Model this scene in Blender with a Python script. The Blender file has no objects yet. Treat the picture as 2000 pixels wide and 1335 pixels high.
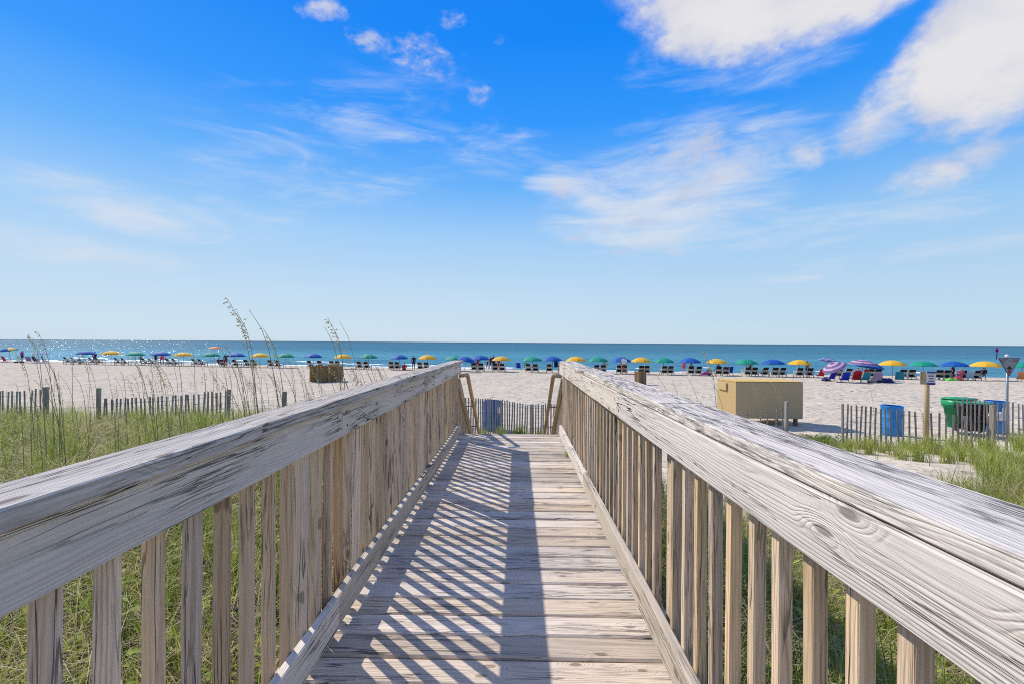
import bpy, bmesh, math, random
import numpy as np
from mathutils import Vector, Matrix, noise as mnoise

random.seed(7)
rng = np.random.default_rng(11)
R = math.radians
S = bpy.context.scene
COL = S.collection

# ------------------------------------------------------------------ camera
F = 850.0                       # focal length in pixels of the 2000 px wide photograph
CAMZ = 1.335
yaw = math.atan(11.0 / F)
fwd = Vector((-math.sin(yaw), math.cos(yaw), 0.0012)).normalized()
right = fwd.cross(Vector((0, 0, 1))).normalized()
right = (right + Vector((0, 0, 0.0065))).normalized()
up = right.cross(fwd).normalized()
CAM = Vector((0, 0, CAMZ))
cd = bpy.data.cameras.new('camera')
cam = bpy.data.objects.new('camera', cd)
COL.objects.link(cam)
cd.sensor_width = 36.0
cd.lens = 36.0 * F / 2000.0
cd.clip_start = 0.05
cd.clip_end = 60000.0
m3 = Matrix((right, up, -fwd)).transposed()
cam.matrix_world = Matrix.Translation(CAM) @ m3.to_4x4()
S.camera = cam

# ------------------------------------------------------------------ sun, sky, exposure
SUN_DIR = Vector((-0.845, 0.76, 1.0)).normalized()
SUN_EL = math.asin(SUN_DIR.z)
SUN_AZ = math.atan2(SUN_DIR.x, SUN_DIR.y)      # from +Y towards +X
sd = bpy.data.lights.new('sun', 'SUN')
sd.energy = 5.0
sd.angle = R(0.5)
sd.color = (1.0, 0.93, 0.83)
sun = bpy.data.objects.new('sun', sd)
COL.objects.link(sun)
sun.rotation_euler = SUN_DIR.to_track_quat('Z', 'Y').to_euler()

S.view_settings.view_transform = 'Standard'
S.view_settings.look = 'None'
S.view_settings.gamma = 1.0
S.view_settings.exposure = 0.02
S.view_settings.use_curve_mapping = False
S.render.engine = 'CYCLES'
S.cycles.use_denoising = False
S.cycles.filter_width = 1.0
S.cycles.max_bounces = 6
S.cycles.diffuse_bounces = 3
S.cycles.transparent_max_bounces = 6
S.cycles.sample_clamp_indirect = 6.0

W = bpy.data.worlds.new('World')
S.world = W
W.use_nodes = True
nt = W.node_tree
for n in list(nt.nodes):
    nt.nodes.remove(n)


class NG:
    """small helper for node graphs"""
    def __init__(s, tree):
        s.t = tree

    def n(s, typ, **kw):
        nd = s.t.nodes.new(typ)
        for k, v in kw.items():
            setattr(nd, k, v)
        return nd

    def put(s, sock, v):
        if v is None:
            return
        if isinstance(v, bpy.types.NodeSocket):
            s.t.links.new(v, sock)
        else:
            sock.default_value = v

    def m(s, op, a, b=None, c=None, clamp=False):
        nd = s.n('ShaderNodeMath', operation=op)
        nd.use_clamp = clamp
        s.put(nd.inputs[0], a)
        s.put(nd.inputs[1], b)
        if c is not None:
            s.put(nd.inputs[2], c)
        return nd.outputs[0]

    def v(s, op, a, b=None):
        nd = s.n('ShaderNodeVectorMath', operation=op)
        s.put(nd.inputs[0], a)
        if b is not None:
            s.put(nd.inputs[3 if op == 'SCALE' else 1], b)
        return nd.outputs[1] if op in ('DOT_PRODUCT', 'LENGTH') else nd.outputs[0]

    def comb(s, x, y, z):
        nd = s.n('ShaderNodeCombineXYZ')
        s.put(nd.inputs[0], x); s.put(nd.inputs[1], y); s.put(nd.inputs[2], z)
        return nd.outputs[0]

    def sep(s, v):
        nd = s.n('ShaderNodeSeparateXYZ')
        s.put(nd.inputs[0], v)
        return nd.outputs

    def noise(s, vec, scale=1.0, detail=4.0, rough=0.55, dist=0.0, col=False):
        nd = s.n('ShaderNodeTexNoise')
        s.put(nd.inputs['Vector'], vec)
        s.put(nd.inputs['Scale'], scale)
        s.put(nd.inputs['Detail'], detail)
        s.put(nd.inputs['Roughness'], rough)
        s.put(nd.inputs['Distortion'], dist)
        return nd.outputs['Color' if col else 'Fac']

    def sm(s, x, lo, hi, a=0.0, b=1.0):
        nd = s.n('ShaderNodeMapRange', interpolation_type='SMOOTHSTEP')
        s.put(nd.inputs[0], x)
        s.put(nd.inputs[1], lo); s.put(nd.inputs[2], hi)
        s.put(nd.inputs[3], a); s.put(nd.inputs[4], b)
        return nd.outputs[0]

    def mix(s, f, a, b, bt='MIX'):
        nd = s.n('ShaderNodeMix', data_type='RGBA', blend_type=bt)
        s.put(nd.inputs[0], f)
        for i, v in ((6, a), (7, b)):
            if isinstance(v, tuple) and len(v) == 3:
                v = v + (1,)
            s.put(nd.inputs[i], v)
        return nd.outputs[2]

    def bump(s, h, strength=0.3, dist=0.01):
        nd = s.n('ShaderNodeBump')
        s.put(nd.inputs['Strength'], strength)
        s.put(nd.inputs['Distance'], dist)
        s.put(nd.inputs['Height'], h)
        return nd.outputs[0]


g = NG(nt)
sky = g.n('ShaderNodeTexSky', sky_type='NISHITA')
sky.sun_disc = False
sky.sun_elevation = SUN_EL
sky.sun_rotation = SUN_AZ
sky.altitude = 0
sky.air_density = 1.0
sky.dust_density = 0.6
sky.ozone_density = 2.0
tc = g.n('ShaderNodeTexCoord')
D = g.v('NORMALIZE', tc.outputs['Generated'])
dx, dy, dz = g.sep(D)
az = g.m('ARCTAN2', dx, dy)
el = g.m('ARCSINE', dz)


# deep polarised blue overhead fading to a pale horizon; the physical sky adds its glow towards the sun
EXPO = 0.02
SKY_S = 0.12
KS = 1.0 / (SKY_S * 2 ** EXPO)
grad = g.n('ShaderNodeValToRGB')
nt.links.new(g.m('DIVIDE', g.m('MAXIMUM', el, 0.0), math.pi / 2), grad.inputs[0])
els = grad.color_ramp.elements
stops = [(0.0, (206, 224, 238)), (1.7, (205, 227, 242)), (6.5, (193, 221, 245)), (13, (164, 209, 250)), (19.7, (104, 180, 254)), (26.5, (48, 154, 255)), (35, (10, 136, 250)), (60, (8, 112, 225)), (90, (8, 98, 205))]
while len(els) > 1:
    els.remove(els[-1])
for i_, (e_, c_) in enumerate(stops):
    x_ = els[0] if i_ == 0 else els.new(e_ / 90.0)
    x_.position = e_ / 90.0
    x_.color = tuple((v_ / 255 / 12.92 if v_ / 255 <= 0.04045 else ((v_ / 255 + 0.055) / 1.055) ** 2.4) for v_ in c_) + (1,)
gcol = g.v('SCALE', grad.outputs[0], KS)
soft_sky = g.v('DIVIDE', sky.outputs[0], g.v('ADD', g.v('SCALE', sky.outputs[0], 0.14), (1.0, 1.0, 1.0)))
# the side away from the sun is a little deeper
away = g.sm(az, -0.2, 0.9)
gcol = g.mix(g.m('MULTIPLY', away, 0.25), gcol, g.v('MULTIPLY', gcol, (0.62, 0.80, 0.88)))
base_sky = g.mix(0.045, gcol, soft_sky)


def azel(px, py):
    u = (px - 1011) / F
    v = (668 - py) / F
    return math.atan(u), math.atan(v / math.sqrt(1 + u * u))


def ellipse(px, py, rx, ry, rot=0.0, amp=1.0):
    a0, e0 = azel(px, py)
    u = (px - 1011) / F
    sx = 1.0 / (F * (1 + u * u))
    sy = 1.0 / (F * math.sqrt(1 + u * u))
    c, s_ = math.cos(R(rot)), math.sin(R(rot))
    p = g.m('SUBTRACT', az, a0)
    q = g.m('SUBTRACT', el, e0)
    p2 = g.m('ADD', g.m('MULTIPLY', p, c / (rx * sx)), g.m('MULTIPLY', q, s_ / (rx * sx)))
    q2 = g.m('SUBTRACT', g.m('MULTIPLY', q, c / (ry * sy)), g.m('MULTIPLY', p, s_ / (ry * sy)))
    r2 = g.m('ADD', g.m('MULTIPLY', p2, p2), g.m('MULTIPLY', q2, q2))
    return g.m('MULTIPLY', g.m('MAXIMUM', g.m('SUBTRACT', 1.0, r2), 0.0), amp)


def vmax(lst):
    o = lst[0]
    for x in lst[1:]:
        o = g.m('MAXIMUM', o, x)
    return o


P = g.v('MULTIPLY', D, (1.0, 1.0, 1.7))
n_c = g.noise(P, 5.5, 9, 0.58, 0.25)
n_f = g.noise(P, 16.0, 7, 0.6, 0.3)
cum = vmax([
    ellipse(1960, 80, 330, 165, 28, 1.7), ellipse(1730, 205, 170, 70, 34, 0.85),
    ellipse(1400, -20, 270, 125, -14, 1.3), ellipse(1620, -30, 240, 95, 0, 1.2),
    ellipse(1850, 325, 190, 48, 12, 0.85), ellipse(1570, 302, 60, 40, 0, 0.6),
])
small = vmax([
    ellipse(620, 20, 75, 26, 14, 0.8), ellipse(820, 105, 100, 52, -5, 0.85), ellipse(925, 182, 45, 30, 10, 0.9), ellipse(706, 75, 55, 24, 0, 0.8),
    ellipse(1330, 292, 130, 44, 12, 0.8), ellipse(1390, 350, 140, 52, 14, 0.85), ellipse(1120, 358, 95, 36, -6, 0.75), ellipse(1220, 440, 140, 40, 10, 0.7), ellipse(1210, 480, 150, 26, -10, 0.7),
    ellipse(880, 40, 40, 20, 0, 0.6), ellipse(970, 85, 30, 16, 0, 0.6), ellipse(800, 180, 30, 14, 0, 0.6),
])
n_l = g.noise(P, 3.0, 4, 0.55, 0.6)
cn = g.m('ADD', g.m('MULTIPLY', g.m('SUBTRACT', n_c, 0.5), 2.0), g.m('MULTIPLY', g.m('SUBTRACT', n_f, 0.5), 0.9))
cn = g.m('ADD', cn, g.m('MULTIPLY', g.m('SUBTRACT', n_l, 0.5), 0.7))
cn = g.m('ADD', cn, g.m('MULTIPLY', g.m('SUBTRACT', g.noise(P, 38.0, 5, 0.65), 0.5), 0.55))
cden = g.m('MULTIPLY', g.sm(g.m('ADD', cum, cn), 0.14, 1.06), 0.97)
cden = g.m('MULTIPLY', cden, g.sm(cum, 0.0, 0.5))
thick = g.m('ADD', cum, cn)
sn = g.m('ADD', g.m('MULTIPLY', g.m('SUBTRACT', n_f, 0.5), 2.8), g.m('MULTIPLY', g.m('SUBTRACT', g.noise(P, 44.0, 5, 0.62), 0.5), 1.5))
sden = g.m('MULTIPLY', g.sm(g.m('ADD', small, sn), 0.35, 1.5), g.sm(small, 0.0, 0.5))
cden = g.m('MAXIMUM', cden, g.m('MULTIPLY', sden, 0.85))
P2 = g.v('MULTIPLY', D, (1.0, 1.0, 4.2))
n_w = g.noise(P2, 4.0, 9, 0.62, 0.9)
n_w2 = g.noise(g.v('MULTIPLY', D, (1.0, 1.0, 9.0)), 5.0, 8, 0.62, 0.4)
wis = vmax([
    ellipse(1300, 375, 330, 150, 8, 0.95), ellipse(1340, 290, 130, 60, 15, 0.85),
    ellipse(1120, 360, 120, 55, -5, 0.8), ellipse(1390, 355, 150, 65, 12, 0.95),
    ellipse(1230, 470, 240, 60, -10, 0.7), ellipse(1600, 440, 400, 50, 2, 0.62),
    ellipse(950, 285, 210, 60, -8, 0.48), ellipse(230, 405, 300, 66, -8, 0.84),
    ellipse(120, 485, 360, 50, -4, 0.62), ellipse(620, 300, 500, 180, 20, 0.36),
    ellipse(1850, 480, 260, 30, 3, 0.5), ellipse(1580, 525, 160, 24, 8, 0.5),
    ellipse(1400, 130, 280, 60, -8, 0.55), ellipse(1650, 270, 180, 60, 10, 0.5),
])
# thin cloud goes on round the unseen sky, its cover tuned for fill light
wis = g.m('MAXIMUM', wis, g.m('MULTIPLY', g.sm(g.m('ABSOLUTE', az), 0.95, 1.4), 0.52))
wis = g.m('MAXIMUM', wis, g.m('MULTIPLY', g.sm(el, 0.72, 1.0), 0.52))
wden = g.sm(g.m('ADD', wis, g.m('ADD', g.m('MULTIPLY', g.m('SUBTRACT', n_w, 0.5), 1.9),
                                g.m('MULTIPLY', g.m('SUBTRACT', n_w2, 0.5), 0.8))), 0.12, 1.25)
wden = g.m('MULTIPLY', g.m('MULTIPLY', wden, g.sm(wis, 0.0, 0.35)), 0.86)
shade = g.m('ADD', g.m('MULTIPLY', thick, 0.28), g.m('MULTIPLY', g.noise(g.v('ADD', P, (0.06, 0.0, -0.09)), 6.5, 6, 0.55), 1.0))
shade = g.sm(shade, 0.42, 0.98)
ccol = g.mix(shade, (4.5, 4.75, 6.0), (6.75, 6.6, 6.6))
skyc = g.mix(wden, base_sky, (5.9, 6.3, 7.0))
skyc = g.mix(cden, skyc, ccol)
bg = g.n('ShaderNodeBackground')
bg.inputs['Strength'].default_value = SKY_S
nt.links.new(skyc, bg.inputs['Color'])
wo = g.n('ShaderNodeOutputWorld')
nt.links.new(bg.outputs[0], wo.inputs['Surface'])


# ------------------------------------------------------------------ helpers
def ray(px, py):
    return fwd + right * ((px - 1000.0) / F) + up * ((667.5 - py) / F)


def at(px, py, Y):
    r = ray(px, py)
    return CAM + r * (Y / r.y)


def lin(c):
    return tuple((x / 12.92 if x <= 0.04045 else ((x + 0.055) / 1.055) ** 2.4) for x in c)


def rgb(r, g_, b):
    return lin((r / 255.0, g_ / 255.0, b / 255.0))


def sst(x, a, b):
    t = np.clip((x - a) / (b - a), 0, 1)
    return t * t * (3 - 2 * t)


def gz_np(x, y):
    """height of the sand / dune, walking surface of the boardwalk = 0"""
    x = np.asarray(x, float); y = np.asarray(y, float)
    yy = y + 0.157 * x * sst(y, 16, 30)
    z = -0.62 + 0 * x
    z = z - 0.80 * sst(yy, 4.0, 13.0)
    z = z - 0.60 * np.clip((yy - 13.0) / 37.2, 0, 1)
    z = z - 0.62 * sst(yy, 51.5, 68.0) - 1.8 * sst(yy, 66.0, 120.0)
    left = sst(-x, 1.0, 3.5) * (1 - sst(y, 10.5, 15.0))
    z = z + left * (0.10 + 0.38 * sst(y, 5.0, 10.5))
    rg = sst(x, 0.9, 3.5) * (1 - sst(y, 5.5, 9.0))
    z = z - rg * 0.16
    z = z + 0.62 * np.exp(-(((x - 13.5) / 3.0) ** 2 + ((y - 8.6) / 2.6) ** 2))
    z = z + 0.25 * np.exp(-(((x - 7.5) / 2.5) ** 2 + ((y - 4.5) / 2.2) ** 2))
    bm = 1 - sst(yy, 40, 50)
    z = z + 0.035 * np.sin(1.9 * x + 0.7 * y) * np.sin(1.3 * y - 0.5 * x) * bm
    z = z + 0.02 * np.sin(4.7 * x - 1.2) * np.sin(5.3 * y + 0.8 * x) * bm
    stair = np.exp(-((x / 1.3) ** 4)) * sst(y, 5.2, 8.3) * (1 - sst(y, 9.0, 12.0))
    z = z * (1 - stair) + (-1.40) * stair
    return z


def gz(x, y):
    return float(gz_np(x, y))


def on_row(px, off=0.0):
    """point on the line of umbrellas that runs along the shore"""
    r = ray(px, 700)
    k = r.x / r.y
    Y = (50.2 + off) / (1 + 0.157 * k)
    return Vector((k * Y, Y, gz(k * Y, Y)))


def on_ground(px, Y):
    r = ray(px, 700)
    X = r.x / r.y * Y
    return Vector((X, Y, gz(X, Y)))


def mesh_obj(name, me, mat=None, parent=None, loc=(0, 0, 0), rot=(0, 0, 0)):
    o = bpy.data.objects.new(name, me)
    COL.objects.link(o)
    if mat is not None and len(me.materials) == 0:
        me.materials.append(mat)
    o.parent = parent
    o.location = loc
    o.rotation_euler = rot
    return o


def bm_mesh(name, bm, mat=None, smooth=False):
    me = bpy.data.meshes.new(name)
    bm.normal_update()
    bm.to_mesh(me)
    bm.free()
    if smooth:
        for p in me.polygons:
            p.use_smooth = True
    if mat is not None:
        me.materials.append(mat)
    return me


def thing(name, label, cat, loc=(0, 0, 0), rz=0.0, group=None):
    o = bpy.data.objects.new(name, None)
    COL.objects.link(o)
    o.empty_display_size = 0.2
    o.location = loc
    o.rotation_euler = (0, 0, rz)
    o['label'] = label
    o['category'] = cat
    if group:
        o['group'] = group
    return o


def tag(o, label, cat, group=None, kind=None):
    o['label'] = label
    o['category'] = cat
    if group:
        o['group'] = group
    if kind:
        o['kind'] = kind
    return o


def copy_tree(o, parent=None):
    c = o.copy()
    COL.objects.link(c)
    c.parent = parent
    for ch in list(o.children):
        copy_tree(ch, c)
    return c


def box(bm, c, s, rot=None):
    M = Matrix.Translation(Vector(c))
    if rot is not None:
        M = M @ rot
    M = M @ Matrix.Diagonal((s[0], s[1], s[2], 1))
    return bmesh.ops.create_cube(bm, size=1.0, matrix=M)['verts']


def tube(bm, pts, rads, seg=6, cap=True):
    pts = [Vector(p) for p in pts]
    if not hasattr(rads, '__len__'):
        rads = [rads] * len(pts)
    rings = []
    for i, p in enumerate(pts):
        a = pts[max(0, i - 1)]; b = pts[min(len(pts) - 1, i + 1)]
        t = (b - a).normalized()
        ref = Vector((0, 0, 1)) if abs(t.z) < 0.9 else Vector((1, 0, 0))
        u = t.cross(ref).normalized(); v = t.cross(u).normalized()
        rings.append([bm.verts.new(p + (u * math.cos(2 * math.pi * k / seg) + v * math.sin(2 * math.pi * k / seg)) * rads[i]) for k in range(seg)])
    for a, b in zip(rings, rings[1:]):
        for k in range(seg):
            bm.faces.new((a[k], b[k], b[(k + 1) % seg], a[(k + 1) % seg]))
    if cap:
        bm.faces.new(rings[0]); bm.faces.new(list(reversed(rings[-1])))


def lathe(bm, prof, seg=16):
    rings = []
    for r_, z in prof:
        rings.append([bm.verts.new((r_ * math.cos(2 * math.pi * k / seg), r_ * math.sin(2 * math.pi * k / seg), z)) for k in range(seg)])
    for a, b in zip(rings, rings[1:]):
        for k in range(seg):
            bm.faces.new((a[k], a[(k + 1) % seg], b[(k + 1) % seg], b[k]))
    bm.faces.new(list(reversed(rings[0]))); bm.faces.new(rings[-1])


# ------------------------------------------------------------------ materials
MATS = {}


def simple(name, col, rough=0.6, metal=0.0, spec=0.3, var=0.12, vscale=12.0, trans=0.0):
    if name in MATS:
        return MATS[name]
    m = bpy.data.materials.new(name)
    m.use_nodes = True
    t = m.node_tree
    q = NG(t)
    b = t.nodes['Principled BSDF']
    tcn = q.n('ShaderNodeTexCoord')
    nz = q.noise(tcn.outputs['Object'], vscale, 5, 0.6)
    c = tuple(col) + (1,)
    d = tuple(x * (1 - var) for x in col) + (1,)
    l = tuple(min(1, x * (1 + var)) for x in col) + (1,)
    mc = q.mix(q.sm(nz, 0.3, 0.7), d, l)
    t.links.new(mc, b.inputs['Base Color'])
    b.inputs['Roughness'].default_value = rough
    b.inputs['Metallic'].default_value = metal
    b.inputs['Specular IOR Level'].default_value = spec
    if trans > 0:
        tr = q.n('ShaderNodeBsdfTranslucent')
        t.links.new(mc, tr.inputs['Color'])
        mx = q.n('ShaderNodeMixShader')
        mx.inputs[0].default_value = trans
        t.links.new(b.outputs[0], mx.inputs[1]); t.links.new(tr.outputs[0], mx.inputs[2])
        t.links.new(mx.outputs[0], t.nodes['Material Output'].inputs[0])
    MATS[name] = m
    return m


def wood(name, light, dark, grey=0.35, crack=0.5, streak=0.0, ring=1.0, knots=1.0, stain=0.3, greycol=(0.42, 0.41, 0.40)):
    """weathered softwood: growth rings, knots, drying cracks and grey silvering along the grain"""
    m = bpy.data.materials.new(name)
    m.use_nodes = True
    t = m.node_tree
    q = NG(t)
    b = t.nodes['Principled BSDF']
    at_ = q.n('ShaderNodeAttribute', attribute_name='grain')
    oi = q.n('ShaderNodeObjectInfo')
    rnd = oi.outputs['Random']
    off = q.comb(q.m('MULTIPLY', rnd, 71.0), q.m('MULTIPLY', q.m('FRACT', q.m('MULTIPLY', rnd, 13.7)), 0.0), q.m('MULTIPLY', rnd, 0.0))
    G = q.v('ADD', at_.outputs['Vector'], off)
    l, w, th = q.sep(G)
    r1 = q.m('FRACT', q.m('MULTIPLY', rnd, 37.3))
    r2 = q.m('FRACT', q.m('MULTIPLY', rnd, 91.7))
    # slow wander of the pith along the board
    wob = q.noise(q.comb(q.m('MULTIPLY', l, 1.1), q.m('MULTIPLY', w, 5.0), q.m('MULTIPLY', th, 5.0)), 1.0, 3, 0.5)
    # knots
    vor = q.n('ShaderNodeTexVoronoi', feature='F1', voronoi_dimensions='2D')
    q.put(vor.inputs['Vector'], q.comb(q.m('MULTIPLY', l, 3.0), q.m('ADD', q.m('MULTIPLY', w, 8.0), q.m('MULTIPLY', th, 2.5)), 0.0))
    vor.inputs['Scale'].default_value = 1.0
    kd = vor.outputs['Distance']
    kid = q.sep(vor.outputs['Color'])[0]
    kon = q.m('MULTIPLY', q.m('GREATER_THAN', kid, 0.74), knots, clamp=True)
    kn = q.m('MULTIPLY', q.sm(kd, 0.30, 0.02), kon)
    pw = q.m('ADD', w, q.m('MULTIPLY', q.m('SUBTRACT', r1, 0.5), 0.12))
    pt = q.m('ADD', th, q.m('ADD', 0.03, q.m('MULTIPLY', r2, 0.05)))
    rad = q.m('SQRT', q.m('ADD', q.m('MULTIPLY', pw, pw), q.m('MULTIPLY', pt, pt)))
    rad = q.m('ADD', rad, q.m('MULTIPLY', q.m('SUBTRACT', wob, 0.5), 0.075))
    rad = q.m('ADD', rad, q.m('MULTIPLY', kn, 0.03))
    ph = q.m('MULTIPLY', rad, q.m('MULTIPLY', 720.0 * ring, q.m('ADD', 0.65, q.m('MULTIPLY', r2, 0.6))))
    rg = q.m('ADD', 0.5, q.m('MULTIPLY', q.m('SINE', ph), 0.5))
    rg = q.m('POWER', rg, 2.6)
    # fibre streaks
    def gr(a, b_):
        return q.comb(q.m('MULTIPLY', l, a), q.m('MULTIPLY', w, b_), q.m('MULTIPLY', th, b_))
    fib = q.noise(gr(6.0, 300.0), 1.0, 3, 0.6)
    fib2 = q.noise(gr(2.4, 70.0), 1.0, 6, 0.68, 0.25)
    def cracks(a, b_, wd, seed):
        ck = q.noise(q.v('ADD', gr(a, b_), (seed, seed, 0.0)), 1.0, 3, 0.55, 0.2)
        ln_ = q.sm(q.m('ABSOLUTE', q.m('SUBTRACT', ck, 0.5)), wd, wd * 0.2)
        mk = q.sm(q.noise(q.v('ADD', gr(a * 0.9, b_ * 0.16), (3.3, seed, 0.0)), 1.0, 2, 0.5), 0.47, 0.60)
        return q.m('MULTIPLY', ln_, mk)
    ckf = q.m('MULTIPLY', q.m('MAXIMUM', cracks(1.0, 22.0, 0.016, 1.0), q.m('MULTIPLY', cracks(1.8, 60.0, 0.020, 8.0), 0.75)), crack, clamp=True)
    pat = q.noise(gr(2.4, 10.0), 1.0, 5, 0.6)
    warm = q.noise(gr(1.3, 14.0), 1.0, 3, 0.5)
    c = q.mix(q.m('MULTIPLY', rg, q.m('ADD', 0.14, q.m('MULTIPLY', q.sm(q.noise(gr(1.4, 16.0), 1.0, 3, 0.5), 0.36, 0.66), 0.52))), light, dark)
    c = q.mix(q.m('MULTIPLY', q.sm(fib2, 0.46, 0.70), 0.42), c, dark)
    c = q.mix(q.m('MULTIPLY', q.sm(fib, 0.50, 0.78), 0.42), c, tuple(x * 0.6 for x in dark))
    c = q.mix(q.m('MULTIPLY', q.sm(pat, 0.35, 0.68), grey), c, q.mix(q.sm(fib2, 0.35, 0.65), greycol, tuple(x * 0.78 for x in greycol)))
    c = q.mix(q.m('MULTIPLY', q.sm(warm, 0.55, 0.75), stain), c, (0.36, 0.23, 0.12))
    if streak > 0:
        st = q.noise(gr(8.0, 90.0), 1.0, 7, 0.75, 0.2)
        stm = q.noise(gr(0.9, 12.0), 1.0, 3, 0.5)
        c = q.mix(q.m('MULTIPLY', q.m('MULTIPLY', q.sm(st, 0.45, 0.60), q.sm(stm, 0.34, 0.56)), streak), c, (0.085, 0.08, 0.078))
    kcore = q.m('MULTIPLY', q.sm(q.m('ADD', kd, q.m('MULTIPLY', q.m('SUBTRACT', fib2, 0.5), 0.10)), 0.10, 0.05), kon)
    c = q.mix(q.m('MULTIPLY', kcore, 0.62), c, (0.085, 0.05, 0.03))
    c = q.mix(ckf, c, (0.04, 0.032, 0.026))
    # every board a little different
    val = q.m('ADD', 0.76, q.m('MULTIPLY', r2, 0.42))
    hs = q.n('ShaderNodeHueSaturation')
    q.put(hs.inputs['Value'], val)
    q.put(hs.inputs['Saturation'], q.m('ADD', 0.75, q.m('MULTIPLY', r1, 0.5)))
    q.put(hs.inputs['Color'], c)
    t.links.new(hs.outputs[0], b.inputs['Base Color'])
    b.inputs['Roughness'].default_value = 0.9
    b.inputs['Specular IOR Level'].default_value = 0.04
    h = q.m('ADD', q.m('MULTIPLY', rg, -0.28), q.m('MULTIPLY', fib2, 0.9))
    h = q.m('ADD', h, q.m('MULTIPLY', fib, 0.35))
    h = q.m('SUBTRACT', h, q.m('MULTIPLY', ckf, 2.2))
    t.links.new(q.bump(h, 0.8, 0.004), b.inputs['Normal'])
    MATS[name] = m
    return m


M_CAP_L = wood('cap_wood_silver', (0.70, 0.635, 0.55), (0.38, 0.34, 0.29), grey=0.35, crack=1.0, streak=0.25, stain=0.08, ring=1.15, greycol=(0.47, 0.445, 0.415))
M_CAP_R = wood('cap_wood_streaked', (0.73, 0.65, 0.55), (0.48, 0.42, 0.35), grey=0.35, crack=0.7, streak=1.0, stain=0.2, ring=1.15, greycol=(0.47, 0.445, 0.415))
M_FASC = wood('rail_wood', (0.72, 0.645, 0.54), (0.52, 0.455, 0.375), grey=0.3, crack=1.0, streak=0.0, stain=0.14, ring=1.2, knots=1.0, greycol=(0.52, 0.475, 0.42))
M_BAL = wood('baluster_wood', (0.70, 0.54, 0.375), (0.28, 0.185, 0.105), grey=0.15, crack=0.8, stain=0.38, ring=0.85, knots=0.9, greycol=(0.46, 0.41, 0.355))
M_DECK = wood('deck_wood', (0.68, 0.58, 0.465), (0.41, 0.335, 0.26), grey=0.25, crack=0.8, streak=0.0, stain=0.14, ring=1.1, knots=0.9, greycol=(0.47, 0.425, 0.375))
M_STAIR = wood('stair_wood', (0.56, 0.43, 0.28), (0.28, 0.19, 0.11), grey=0.25, crack=0.3, stain=0.4, ring=0.8)
M_LATH = wood('fence_lath_wood', (0.36, 0.315, 0.265), (0.20, 0.17, 0.14), grey=0.4, crack=0.3, stain=0.2, greycol=(0.30, 0.28, 0.26))
M_POST = wood('old_post_wood', (0.36, 0.325, 0.275), (0.20, 0.175, 0.145), grey=0.4, crack=0.6, stain=0.1, greycol=(0.32, 0.30, 0.28))
M_SIGNPOST = wood('sign_post_wood', (0.50, 0.37, 0.22), (0.30, 0.20, 0.11), grey=0.15, crack=0.3, stain=0.3)
M_PLY = wood('plywood', (0.56, 0.40, 0.19), (0.50, 0.35, 0.16), grey=0.04, crack=0.0, stain=0.06, ring=0.25, knots=0.25)
M_BROWN = wood('brown_slat_wood', (0.26, 0.16, 0.075), (0.13, 0.075, 0.035), grey=0.12, crack=0.4, stain=0.5)
M_CHAIR = wood('chair_wood', (0.66, 0.60, 0.50), (0.48, 0.41, 0.32), grey=0.2, crack=0.0, stain=0.1)

M_NAIL = simple('rusty_nail', (0.05, 0.04, 0.035), 0.7, 0.3)
M_WIRE = simple('fence_wire', (0.16, 0.15, 0.14), 0.6, 0.6)


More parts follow.
